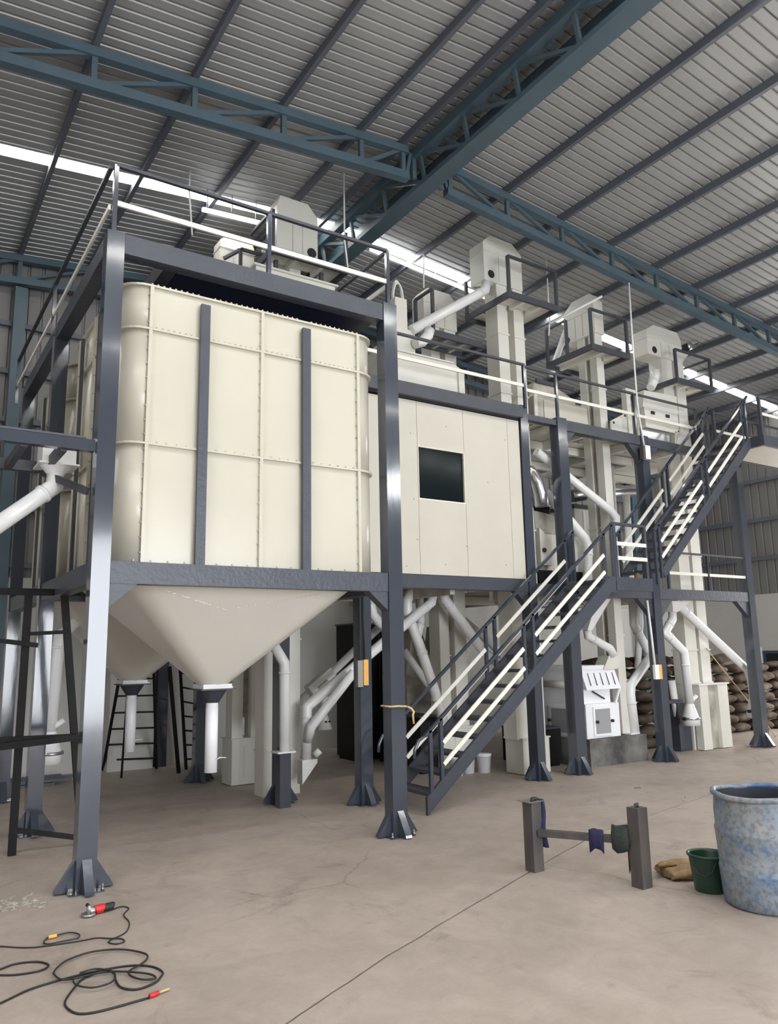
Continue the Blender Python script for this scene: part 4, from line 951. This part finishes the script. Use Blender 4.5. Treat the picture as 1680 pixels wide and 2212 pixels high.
part('lid_plate', MB().box((12.97, 9.71, .88), (13.335, 10.11, .90)), 'slate', bxs)
# ------------------------------------------------------------------ switches and small fittings
sw = thing('switch_box', 'small orange switch box with grey cover on a column', 'switch box', (5.5, 9.1, 1.7))
q = (5.443, 9.100, 1.719)
part('box', MB().box((5.525, 9.06, q[2]-.17), (5.60, 9.135, q[2]+.17)), 'orange', sw)
part('cover', MB().box((5.44, 9.07, q[2]-.19), (5.52, 9.135, q[2]+.16)), 'steel', sw)
part('cable', MB().tube([(5.56, 9.10, q[2]+.17), (5.56, 9.11, 2.5), (5.56, 9.115, 2.88)], .012, 8), 'rubber', sw)
sw2 = thing('switch_box', 'frayed white and orange switch box on the landing column', 'switch box', (11.7, 9.0, 1.5))
q = (11.587, 9.020, 1.537)
part('box', MB().box((q[0]-.10, 9.0, q[2]-.12), (q[0]+.01, 9.05, q[2]+.13)), 'whitecable', sw2)
part('side_cover', MB().box((q[0]+.012, 9.0, q[2]-.12), (q[0]+.09, 9.05, q[2]+.13)), 'orange', sw2)
part('cable', MB().tube([(q[0]-.06, 9.03, q[2]+.13), (q[0]-.08, 9.04, q[2]+.7), (q[0]-.12, 9.04, 2.8)], .02, 8), 'whitecable', sw2)
pw = thing('pendant_box', 'white pendant switch box with brown side, hung by the upper deck edge on a cable', 'switch box', (11.8, 9.0, 5.4))
q = (11.664, 8.980, 5.536)
part('box', MB().box((q[0]-.02, 8.95, q[2]-.12), (q[0]+.12, 9.03, q[2]+.14)), 'mwhite', pw)
part('side_cover', MB().box((q[0]-.085, 8.95, q[2]-.12), (q[0]-.022, 9.03, q[2]+.13)), 'rustpost', pw)
t1 = ((11.227, 8.700, 8.687))
part('cable', MB().tube([(t1[0], t1[1], rz(t1[0])-.72), (11.262, 8.750, 7.538), (11.452, 8.900, 6.467), (11.569, 8.970, 6.172), (q[0]-.01, 8.98, q[2]+.14)], .016, 8), 'whitecable', pw)
ro = thing('rope_tie', 'yellow rope tied round the column at the foot of the stairs', 'rope', (4.95, 7.4, 1.9))
q = (4.816, 7.370, 1.387)
part('loop', MB().tube([(4.845, 7.38, q[2]), (4.95, 7.375, q[2]), (5.06, 7.375, q[2]-.01), (5.064, 7.46, q[2]), (5.063, 7.572, q[2]), (4.95, 7.573, q[2]+.01), (4.846, 7.572, q[2]), (4.845, 7.38, q[2])], .011, 8), 'tape', ro)
part('tail', MB().tube([(5.06, 7.365, q[2]-.01), (5.10, 7.35, q[2]-.03), (5.13, 7.34, q[2]-.07), (5.115, 7.34, q[2]-.10), (5.125, 7.34, q[2]-.20)], .012, 8), 'tape', ro)
def wire(label, pts): single('hanging_wire', MB().tube(pts, .014, 6), 'whitecable', label, 'wire')
def upto(p, q):   # extends the wire to the roof sheet
    return [(p[0], p[1], rz(p[0])-.02), p, q]
wire('white hanging wire above the top beam near the corner column', upto((3.544, 10.900, 9.183), (3.608, 10.900, 8.464)))
wire('white hanging wire seen before the ridge girder beyond the bin rail', upto((5.781, 9.900, 8.526), (5.836, 9.900, 8.074)))
wire('white hanging wire straight above the elevator behind the cabin roof', upto((8.250, 11.100, 9.451), (8.230, 11.100, 8.849)))
wire('white hanging wire below the slanting conduit under the roof', upto((10.334, 9.900, 8.227), (10.283, 9.900, 7.884)))
def batten(label, a, b):
    t = thing('light_batten', label, 'light', lerp(a, b, .5))
    part('batten_body', MB().bar(a, b, .07, .05), 'lamp', t)
    for f in (.08, .5, .92):
        p = lerp(a, b, f); part('hanger', MB().box((p[0]-.008, p[1]-.008, p[2]+.026), (p[0]+.008, p[1]+.008, rz(p[0])+.005)), 'steel', t)
batten('long white light batten hung below the skylight beyond the ridge girder', (7.287, 11.500, 9.577), (10.362, 11.500, 9.272))
batten('short white light batten hung below the skylight above the bin rail', (3.898, 11.300, 9.213), (4.926, 11.300, 9.283))
# ------------------------------------------------------------------ black trestle, ladders, rods
tr = thing('trestle_ladder', 'black steel trestle ladder standing outside the corner column', 'ladder', (1.339, 9.206, 0.000))
tz = 2.42
fA, fB = (1.339, 9.206, 0.000), (2.093, 9.857, 0.000)
yA = fA[1]
A0, A1 = fA, (1.343, 9.200, 2.677)
B0, B1 = (1.958, 9.200, 0.899), (1.708, 9.200, 2.685)
B0 = (B0[0]+.07, 9.2, 0.0); 
part('leg', MB().bar(A0, A1, .075, .06), 'black', tr)
part('leg', MB().bar(B0, B1, .075, .06), 'black', tr)
part('leg', MB().bar((A0[0]-.95, 9.3, 0), (A1[0]-.55, 9.25, A1[2]), .07, .06), 'black', tr)
part('top_bar', MB().bar((0.795, 9.200, 2.708), (1.869, 9.200, 2.710), .09, .07), 'black', tr)
part('rung', MB().bar((1.086, 9.150, 2.185), (1.459, 9.150, 2.132), .04, .05), 'black', tr)
part('rung', MB().bar((1.372, 9.170, 2.256), (1.748, 9.170, 2.275), .04, .04), 'black', tr)
part('rung', MB().bar((0.974, 9.100, 1.169), (1.897, 9.100, 1.146), .05, .07), 'black', tr)
part('rung', MB().bar((0.968, 9.000, 1.105), (1.902, 9.080, 1.147), .05, .07), 'black', tr)
part('rung', MB().bar((1.353, 9.200, 0.247), (1.999, 9.200, 0.080), .04, .05), 'black', tr)
def ladder(label, a0, a1, b0, b1, n, r=.02):
    t = thing('ladder', label, 'ladder', lerp(a0, b0, .5))
    part('rail', MB().bar(a0, a1, .045, .045), 'black', t); part('rail', MB().bar(b0, b1, .045, .045), 'black', t)
    for k in range(n):
        f = (k+.7)/n*.94; part('rung', MB().bar(lerp(a0, a1, f), lerp(b0, b1, f), .035, .03), 'black', t)
    return t
l1 = ladder('black tapering ladder frame leaning behind the second hopper outlet', (3.556, 14.814, 0.000), (3.313, 12.900, 1.833), (4.386, 14.385, 0.000), (3.832, 12.900, 1.819), 6)
part('brace', MB().bar((3.598, 13.718, 0.000), (3.425, 12.900, 1.393), .035, .035), 'black', l1)
part('brace', MB().bar((4.524, 13.572, 0.000), (4.220, 13.300, 1.806), .05, .05), 'black', l1)
ladder('black ladder leaning between the second hopper and the dark column', (4.769, 13.911, 0.000), (4.528, 13.700, 1.877), (4.977, 13.875, 0.000), (4.852, 13.700, 1.787), 7)
rp = thing('rod_bundle', 'low bundle of dark iron bars lying along the back wall', 'metal bars', (2.0, 14.1, 0))
for k in range(14):
    yy = 13.7 + (k % 7)*.085 + random.uniform(-.01, .01); zz = .022 + (k//7)*.05
    part('bar', MB().bar((-.6+random.uniform(-.3,.3), yy, zz), (3.0+random.uniform(-.5,.1), yy+random.uniform(-.015,.015), zz), .05, .04), 'slate_dull', rp)
# ------------------------------------------------------------------ jute sacks
def sack_mesh(seed, L=.635, Wd=.40, H=.203):
    rd = random.Random(seed); mb = MB(); n = 16; K = 13; rings = []
    ph = [rd.uniform(0, 6.28) for _ in range(6)]
    for k in range(K):
        u = k/(K-1)*2-1; e = (1-abs(u)**3.2)
        w = Wd*(.60+.40*e); h = H*(.10+.90*e**.8)
        x = u*L/2
        ring = []
        for j in range(n):
            t = 2*math.pi*j/n; c, s_ = math.cos(t), math.sin(t)
            q = 1/(abs(c)**2.6+abs(s_)**2.6)**(1/2.6)
            wob = 1+.05*math.sin(3*t+ph[0]+u*2)+.05*math.sin(2*t+ph[1]-u*4)+.035*math.sin(5*u+ph[2]+t)
            ring.append((x+.02*math.sin(t+ph[3]), w/2*c*q*wob, H/2+h/2*s_*q*wob+.012*math.sin(4*u+ph[4])))
        rings.append(ring)
    mb.ring_loft(rings, True, True); zmin = min(p[2] for p in mb.v)
    mb.v = [(x, y, z-zmin) for x, y, z in mb.v]; return mb
SM = [sack_mesh(11+i).mesh('sack', 'jute' if i % 3 else 'jute2') for i in range(5)]
def sack(label, x, y, z, rz_, group, tilt=0, sc=1.0):
    o = bpy.data.objects.new('grain_sack', random.choice(SM)); COL.objects.link(o); o.location = (x, y, z)
    o.rotation_euler = (tilt, random.uniform(-.03, .03), rz_); o.scale = (sc, sc, sc)
    tag(o, label, 'sack', group, 'thing')
ORD = ['bottom', 'second', 'third', 'fourth', 'fifth', 'sixth', 'seventh', 'eighth', 'topmost']
def stack(where, cols, group, x0, y0, nlay, dx=.69, dy=.48, dh=.222, short=()):
    for l in range(nlay):
        for c, cn in enumerate(cols):
            if (l, c) in short: continue
            lay = 'bottom layer' if l == 0 else ORD[l] + ' layer up'
            sack('brown jute sack, %s, %s, stack %s' % (lay, cn, where), x0+dx*(c+.5)+random.uniform(-.03,.03)+(.06 if l % 2 else -.06), y0+dy*.5+random.uniform(-.05,.05), l*dh, random.uniform(-.05,.05)+random.choice((0, math.pi)), group)
            if l >= nlay-2 or c == 0:
                sack('dim brown sack behind the %s, %s, stack %s' % (lay, cn, where), x0+dx*(c+.5)+random.uniform(-.03,.03), y0+dy*1.5+random.uniform(-.02,.05), l*dh, random.uniform(-.05,.05), group)
stack('beside the plinth', ('plinth end', 'middle', 'elevator end'), 'sacks stacked beside the plinth', 11.95, 10.32, 8)
stack('behind the outer column', ('elevator end', 'inner middle', 'outer middle', 'far end'), 'sacks stacked behind the outer column', 14.50, 10.75, 8, short=((7,0),(7,3)))
stack('below the blue shutter', ('column end', 'middle', 'shutter end'), 'sacks stacked below the blue shutter', 17.35, 10.65, 7, short=((6,1),))
for l in range(8): sack('brown jute sack in the single pile behind the destoner, %s of it' % ('lowest' if l == 0 else 'topmost' if l == 7 else ORD[l] + ' up'), 10.85+random.uniform(-.05,.05), 11.55, l*.222, .15+random.uniform(-.1,.1), 'sacks piled behind the destoner')
# ------------------------------------------------------------------ things on the open floor
hs_ = thing('steel_trestle', 'low brown H-shaped steel trestle draped with rags, on the open floor', 'trestle', (5.35, 5.1, 0))
A, B = (5.19, 5.56), (5.56, 4.66)
part('upright', MB().box((A[0]-.06, A[1]-.06, 0), (A[0]+.06, A[1]+.06, .605)), 'rustpost', hs_)
part('upright', MB().box((B[0]-.06, B[1]-.06, 0), (B[0]+.06, B[1]+.06, .64)), 'rustpost', hs_)
part('cap', MB().box((A[0]-.10, A[1]-.075, .605), (A[0]+.08, A[1]+.075, .612)), 'steel', hs_)
part('cross_bar', MB().bar((A[0]+.022, A[1]-.058, .335), (B[0]-.022, B[1]+.058, .365), .075, .055), 'rustpost', hs_)
def cloth(name, label, profile, path_top, drop, m, cat='rag', seed=1):
    """folded cloth hanging over a bar: a lumpy saddle"""
    rd = random.Random(seed); mb = MB(); rings = []
    n = 12
    for k, p in enumerate(path_top):
        ring = []
        for j in range(n):
            t = 2*math.pi*j/n; rr = profile*(1+.22*math.sin(3*t+k*1.3+seed)+.1*rd.uniform(-1,1))
            ring.append((p[0]+rr*math.cos(t)*.8, p[1]+rr*math.cos(t)*.6, p[2]+(rr*math.sin(t) if math.sin(t) > 0 else drop*math.sin(t)*(1+.2*math.sin(k*2+seed)))))
        rings.append(ring)
    mb.ring_loft(rings, True, True); return single(name, mb, m, label, cat)
hx = (B[0]-A[0], B[1]-A[1])
def on(t, dz=.0): return (A[0]+hx[0]*t, A[1]+hx[1]*t, .335+.03*t+dz)
cloth('indigo_rag', 'small indigo rag wrapped over the middle of the trestle bar', .052, [on(.55, .01), on(.60, .01), on(.65, .01), on(.68, .01)], .12, 'indigo', seed=2)
cloth('dark_cap', 'dark green-grey cap hung on the trestle bar next to the front upright', .085, [on(.76, .02), on(.80, .03), on(.86, .035), on(.91, .02)], .13, 'dgreen', cat='cap', seed=5)
sl = MB()
for k in range(9):
    z = .62 - k*.052; x = A[0]+.072+.012*math.sin(k*.9); y = A[1]-.02-.004*k
    sl.v += [(x-.012, y-.045, z), (x+.015, y-.05, z), (x+.02, y+.03+.01*math.sin(k), z), (x-.008, y+.035, z)]
for k in range(8):
    o = k*4
    for j in range(4): sl.f.append((o+j, o+(j+1) % 4, o+4+(j+1) % 4, o+4+j)); sl.sm.append(True)
sl.f += [(0,1,2,3), (32,33,34,35)]; sl.sm += [False, False]
single('indigo_strip', sl, 'indigo', 'long indigo cloth strip hanging down the rear trestle upright', 'rag')
cloth('black_rag', 'black rag hanging low beside the front trestle upright', .030, [on(.895, -.07), on(.915, -.07), on(.935, -.07)], .17, 'rubber', seed=8)
cloth('black_wad', 'small black cloth wad stuffed in the top of the front trestle upright', 0.028, [(B[0]-.03, B[1], .642), (B[0], B[1], .645), (B[0]+.03, B[1], .642)], .002, 'rubber', seed=3)
cloth('black_wad', 'small black cloth wad on the rear trestle upright', 0.026, [(A[0]-.03, A[1]-.02, .614), (A[0]+.01, A[1]-.02, .618), (A[0]+.05, A[1]-.02, .614)], .002, 'rubber', seed=4)
# drum
dc = (5.995, 3.79)
dr = thing('oil_drum', 'large weathered blue and grey open drum at the edge of the floor', 'drum', (dc[0], dc[1], 0))
R_ = .335
prof = [(.0, .012), (R_-.03, .0), (R_-.005, .02), (R_+.0, .10), (R_+.012, .26), (R_+.014, .275), (R_+.006, .285), (R_+.012, .42), (R_+.022, .545), (R_+.024, .56), (R_+.014, .57), (R_+.018, .70), (R_+.008, .80), (R_+.006, .815)]
part('shell', MB().lathe(prof, (*dc, 0), 48), 'drum', dr)
part('inner_wall', MB().lathe([(R_-.004, .815), (R_+.005, .55), (R_-.02, .04), (0, .03)], (*dc, 0), 48), 'boot', dr)
mb = MB(); pts = []
for k in range(49):
    t = 2*math.pi*k/48; rr = R_+.016+.006*math.sin(5*t)+.004*math.sin(11*t); pts.append((dc[0]+rr*math.cos(t), dc[1]+rr*math.sin(t), .825+.008*math.sin(3*t+1)))
part('rolled_rim', mb.tube(pts, .022, 10), 'drum', dr)
# bucket
bc_ = (5.93, 4.265)
bk = thing('bucket', 'dark green plastic bucket tucked beside the weathered drum', 'bucket', (bc_[0], bc_[1], 0))
part('shell', MB().lathe([(.0, .004), (.118, .0), (.124, .01), (.155, .27), (.158, .275), (.168, .277), (.168, .292), (.150, .293), (.146, .27), (.114, .02), (.0, .015)], (*bc_, 0), 36), 'bucket', bk)
hp = [(bc_[0]-.13+.0*k, bc_[1]+.13-.0*k, .285) for k in (0,)]
part('handle', MB().tube([(bc_[0]-.172, bc_[1]+.03, .275), (bc_[0]-.185, bc_[1]+.01, .22), (bc_[0]-.182, bc_[1]-.03, .165), (bc_[0]-.165, bc_[1]-.08, .15), (bc_[0]-.13, bc_[1]-.12, .18), (bc_[0]-.09, bc_[1]-.145, .27)], .006, 8), 'rubber', bk)
# crumpled sack on the floor
def crumple(cx, cy, lx, ly, h, seed, rot):
    rd = random.Random(seed); n, m_ = 22, 16; mb = MB(); vs = []
    ph = [rd.uniform(0, 6.28) for _ in range(8)]; ca, sa = math.cos(rot), math.sin(rot)
    top = []
    for i in range(n):
        for j in range(m_):
            u, v = i/(n-1)*2-1, j/(m_-1)*2-1
            e = max(0, 1-(abs(u)**2.6+abs(v)**2.6)); f = .55+.45*math.sin(5*u+2.2*v+ph[0])+.30*math.sin(9*v-3*u+ph[1])+.2*math.sin(13*u+ph[2])
            z = h*(e**.45)*max(.18, .62+.38*f*.9)
            k = 1+.10*math.sin(4*math.atan2(v,u)+ph[3])
            x, y = u*lx/2*k, v*ly/2*k; top.append((cx+x*ca-y*sa, cy+x*sa+y*ca, z+.004))
    bot = [(p[0], p[1], .002) for p in top]
    N = n*m_; fs = []
    for i in range(n-1):
        for j in range(m_-1):
            a = i*m_+j; fs.append((a, a+m_, a+m_+1, a+1)); fs.append((N+a, N+a+1, N+a+m_+1, N+a+m_))
    per = [i*m_ for i in range(n)] + [(n-1)*m_+j for j in range(1, m_)] + [i*m_+m_-1 for i in range(n-2, -1, -1)] + [j for j in range(m_-2, 0, -1)]
    for a, b in zip(per, per[1:]+per[:1]): fs.append((a, b, N+b, N+a))
    mb.add(top+bot, fs, True); return mb
def folds():
    mb = MB()
    for (p0, p1, p2, r, fl, sd) in (((5.92,4.70,.045),(6.10,4.62,.062),(6.30,4.58,.050),.085,.62,1), ((5.90,4.62,.035),(6.02,4.58,.050),(6.16,4.47,.040),.062,.66,2), ((5.98,4.83,.045),(6.14,4.76,.07),(6.34,4.68,.05),.080,.60,3), ((5.87,4.74,.10),(5.95,4.74,.115),(6.06,4.70,.10),.040,.5,4)):
        n = 14; rings = []; K = 11
        for k in range(K):
            t = k/(K-1); a = lerp(lerp(p0,p1,t), lerp(p1,p2,t), t); e = .45+.55*math.sin(math.pi*(.12+.76*t))
            d = V(p2)-V(p0); d.z = 0; d.normalize(); s_ = V((-d.y, d.x, 0)); ring = []
            for j in range(n):
                q = 2*math.pi*j/n; w = r*e*(1+.16*math.sin(2*q+sd+3*t)+.10*math.sin(5*q+7*t+sd)+.07*math.sin(13*t+sd))
                ring.append((a[0]+s_.x*w*math.cos(q), a[1]+s_.y*w*math.cos(q), max(.003, a[2]+w*fl*math.sin(q))))
            rings.append(ring)
        mb.ring_loft(rings, True, True)
    return mb
single('empty_sack', folds(), 'tan', 'crumpled empty tan sack on the floor behind the green bucket', 'sack')
# angle grinder and its cord
gr = thing('angle_grinder', 'red and black angle grinder lying before the corner column', 'power tool', (1.634, 6.704, 0.000))
g0, g1 = V((1.535, 6.739, 0.000)), V((1.752, 6.780, 0.000)); gd = (g1-g0).normalized(); gL = (g1-g0).length
gp = lambda t, z, s_=0: tuple(g0 + gd*gL*t + V((-gd.y, gd.x, 0))*s_ + V((0,0,z)))
part('motor_housing', MB().tube([gp(.33,.034), gp(.36,.036), gp(.62,.036), gp(.64,.034)], .033, 14), 'red', gr)
part('rear_handle', MB().tube([gp(.641,.034), gp(.66,.035), gp(.84,.033), gp(.98,.034), gp(1.0,.032)], .030, 14), 'rubber', gr)
part('gear_head', MB().tube([gp(.14,.030), gp(.18,.036), gp(.29,.036), gp(.329,.034)], .028, 12), 'steel', gr)
part('spindle', MB().lathe([(.020, .0), (.020, .058), (.012, .075)], gp(.13, 0.004), 12, closed=True), 'steel', gr)
part('guard', MB().lathe([(.050, .005), (.054, .006), (.054, .022), (.050, .022)], gp(.11, 0.0), 18, closed=True), 'steel', gr)
part('side_grip', MB().tube([gp(.2,.05,.02), gp(.2,.06,.05), gp(.19,.065,.075)], .014, 8), 'rubber', gr)
def catmull(pts, n=7):
    P_ = [pts[0]]+list(pts)+[pts[-1]]; out = []
    for i in range(1, len(P_)-2):
        for k in range(n):
            t = k/n; p0, p1, p2, p3 = P_[i-1], P_[i], P_[i+1], P_[i+2]
            out.append(tuple(.5*((2*p1[d])+(-p0[d]+p2[d])*t+(2*p0[d]-5*p1[d]+4*p2[d]-p3[d])*t*t+(-p0[d]+3*p1[d]-3*p2[d]+p3[d])*t**3) for d in (0,1,2)))
    out.append(tuple(pts[-1])); return out
def cable(parent, pts, r=.0048, m='rubber', name='cord', lift=0):
    c = catmull([(p[0], p[1], r+.001+lift) for p in pts])
    return part(name, MB().tube(c, r, 6), m, parent)
cable(gr, [(1.752, 6.780, 0.000), (1.827, 6.808, 0.000), (1.864, 6.724, 0.000), (1.789, 6.589, 0.000), (1.776, 6.379, 0.000), (1.697, 6.183, 0.000), (1.573, 6.093, 0.000), (1.546, 6.047, 0.000), (1.585, 5.986, 0.000), (1.640, 6.000, 0.000), (1.638, 6.067, 0.000), (1.566, 6.131, 0.000), (1.495, 6.195, 0.000), (1.377, 6.205, 0.000), (1.198, 6.239, 0.000), (1.056, 6.290, 0.000), (0.899, 6.438, 0.000), (0.743, 6.618, 0.000)])
pl_ = thing('plug_cord', 'short black cord loop with an orange plug beside the grinder cord', 'cord', (1.254, 6.295, 0.000))
cable(pl_, [(1.266, 6.410, 0.000), (1.355, 6.413, 0.000), (1.403, 6.332, 0.000), (1.381, 6.257, 0.000), (1.293, 6.255, 0.000), (1.186, 6.258, 0.000), (1.163, 6.319, 0.000), (1.218, 6.423, 0.000)], lift=.006)
part('plug', MB().tube([((1.205, 6.387, 0.000)[0], (1.205, 6.387, 0.000)[1], .016), ((1.262, 6.390, 0.000)[0], (1.262, 6.390, 0.000)[1], .016)], .014, 8), 'orange', pl_)
wl = thing('welding_cable', 'tangled black welding cable with a red holder, coiled on the floor', 'cable', (1.390, 5.460, 0.000))
def q4(*a): return a
cable(wl, [(0.679, 5.407, 0.000), (0.778, 5.424, 0.000), (0.947, 5.524, 0.000), (1.121, 5.563, 0.000), (1.317, 5.575, 0.000), (1.541, 5.539, 0.000), (1.662, 5.441, 0.000), (1.699, 5.314, 0.000), (1.666, 5.234, 0.000), (1.601, 5.163, 0.000), (1.490, 5.138, 0.000), (1.421, 5.220, 0.000), (1.419, 5.345, 0.000), (1.441, 5.494, 0.000), (1.382, 5.546, 0.000), (1.258, 5.496, 0.000), (1.181, 5.386, 0.000), (1.096, 5.216, 0.000), (1.096, 5.085, 0.000), (1.140, 4.996, 0.000), (1.260, 4.966, 0.000), (1.519, 4.977, 0.000)], r=.0062)
cable(wl, [(1.111, 5.673, 0.000), (1.157, 5.764, 0.000), (1.247, 5.858, 0.000), (1.404, 5.900, 0.000), (1.575, 5.825, 0.000), (1.684, 5.654, 0.000), (1.669, 5.548, 0.000), (1.596, 5.471, 0.000), (1.516, 5.413, 0.000), (1.509, 5.322, 0.000), (1.557, 5.228, 0.000), (1.625, 5.204, 0.000), (1.602, 5.306, 0.000), (1.448, 5.462, 0.000), (1.316, 5.506, 0.000), (1.204, 5.502, 0.000), (1.131, 5.546, 0.000), (1.111, 5.673, 0.000)], r=.0062, lift=.011)
cable(wl, [(1.199, 5.514, 0.000), (1.186, 5.383, 0.000), (1.257, 5.275, 0.000), (1.359, 5.273, 0.000), (1.418, 5.354, 0.000), (1.408, 5.474, 0.000), (1.342, 5.558, 0.000), (1.247, 5.548, 0.000)], r=.0055, lift=.021)
cable(wl, [(0.736, 5.973, 0.000), (0.830, 5.976, 0.000), (0.937, 6.018, 0.000), (1.053, 5.981, 0.000), (1.111, 5.901, 0.000), (1.112, 5.844, 0.000), (1.051, 5.797, 0.000), (0.924, 5.819, 0.000), (0.832, 5.877, 0.000), (0.735, 5.957, 0.000)], r=.0062)
a, b, c = V((1.519, 4.977, 0.000)), V((1.579, 4.994, 0.000)), V((1.651, 5.012, 0.000))
up = V((0,0,.014))
part('holder_grip', MB().tube([a+up, b+up], .013, 10), 'red', wl)
part('holder_jaw', MB().tube([b+up, c+up], .007, 8), 'tape', wl)
db = MB()
for k in range(70):
    x, y = (1.098, 7.384, 0.000)[0]+random.gauss(0,.13), (1.098, 7.384, 0.000)[1]+random.gauss(0,.10); s_ = random.uniform(.005,.014)
    db.bar((x, y, s_*.4), (x+random.uniform(-.05,.05), y+random.uniform(-.04,.04), s_*.5), s_, s_*.7)
tag(link('debris', db.mesh('debris', 'grime_shade')), 'small heap of grey weld scrap and chips on the floor', 'debris', None, 'stuff')
single('floor_chip', MB().bar(tuple((9.214, 7.735, 0.000)), tuple((9.308, 7.706, 0.000)), .03, .012), 'rustpost', 'tiny red-brown chip lying on the open floor by the joint', 'chip')
nl = thing('wire_loop', 'tiny wire loop standing on the floor joint behind the trestle', 'wire', (8.923, 6.697, 0.000))
q = (8.923, 6.697, 0.000)
part('loop', MB().tube([(q[0]+.03*math.cos(t*.7), q[1], .04+.035*math.sin(t*.7)) for t in range(9)], .005, 6), 'steel', nl)
wb2 = single('paper_scrap', MB().box((6.02, 9.32, 0.0), (6.14, 9.36, .12)), 'mwhite', 'small white block standing on the floor behind the stair-foot column', 'block')
st_ = thing('stay_rope', 'thin pale stay rope slanting from the tall elevator to the floor', 'rope', (16.472, 9.887, 0.000))
part('strand', MB().tube([(13.903, 9.620, 1.932), ((16.472, 9.887, 0.000)[0], (16.472, 9.887, 0.000)[1], .005)], .011, 6), 'tape', st_)

for (x0, y0, x1, y1, z1, lab) in ((7.55, 12.75, 8.70, 13.4, 2.5, 'tall black cabinet added for the deep shade behind the spout pipes'), (9.46, 9.95, 10.05, 10.8, .62, 'low black block added for the shade under the lower stair flight'), (7.6, 10.7, 7.95, 11.5, .9, 'low black block added for the shade behind the stair foot')):
    t = thing('dark_backing_box', lab, 'backing', ((x0+x1)/2, (y0+y1)/2, 0))  # added black boxes standing in for deep shade under cabin and stair
    part('backing_body', MB().box((x0, y0, .06), (x1, y1, z1)), 'black', t)
    part('backing_base', MB().box((x0+.03, y0+.03, 0), (x1-.03, y1-.03, .058)), 'black', t)
    part('backing_top', MB().box((x0-.02, y0-.02, z1+.001), (x1+.02, y1+.02, z1+.03)), 'slate_dull', t)
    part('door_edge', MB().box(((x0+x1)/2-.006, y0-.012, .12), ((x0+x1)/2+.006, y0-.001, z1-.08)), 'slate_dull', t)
for k, (xx, yy) in enumerate(((8.02, 10.30), (8.30, 10.36), (8.55, 10.25))):
    t = thing('paint_pail', ['white paint pail glimpsed between the lower stair treads, toward the stair foot', 'white paint pail glimpsed between the stair treads, middle one of three', 'white paint pail glimpsed between the stair treads, closest to the cabin column'][k], 'pail', (xx, yy, 0), 'paint pails behind the stair')
    part('pail_body', MB().lathe([(0, .004), (.10, .0), (.12, .26), (.125, .26), (.125, .28), (0, .285)], (xx, yy, 0), 20), 'mwhite', t)
    part('pail_lid', MB().lathe([(0, .300), (.132, .298), (.132, .275), (.126, .275)], (xx, yy, 0), 20), 'white', t)
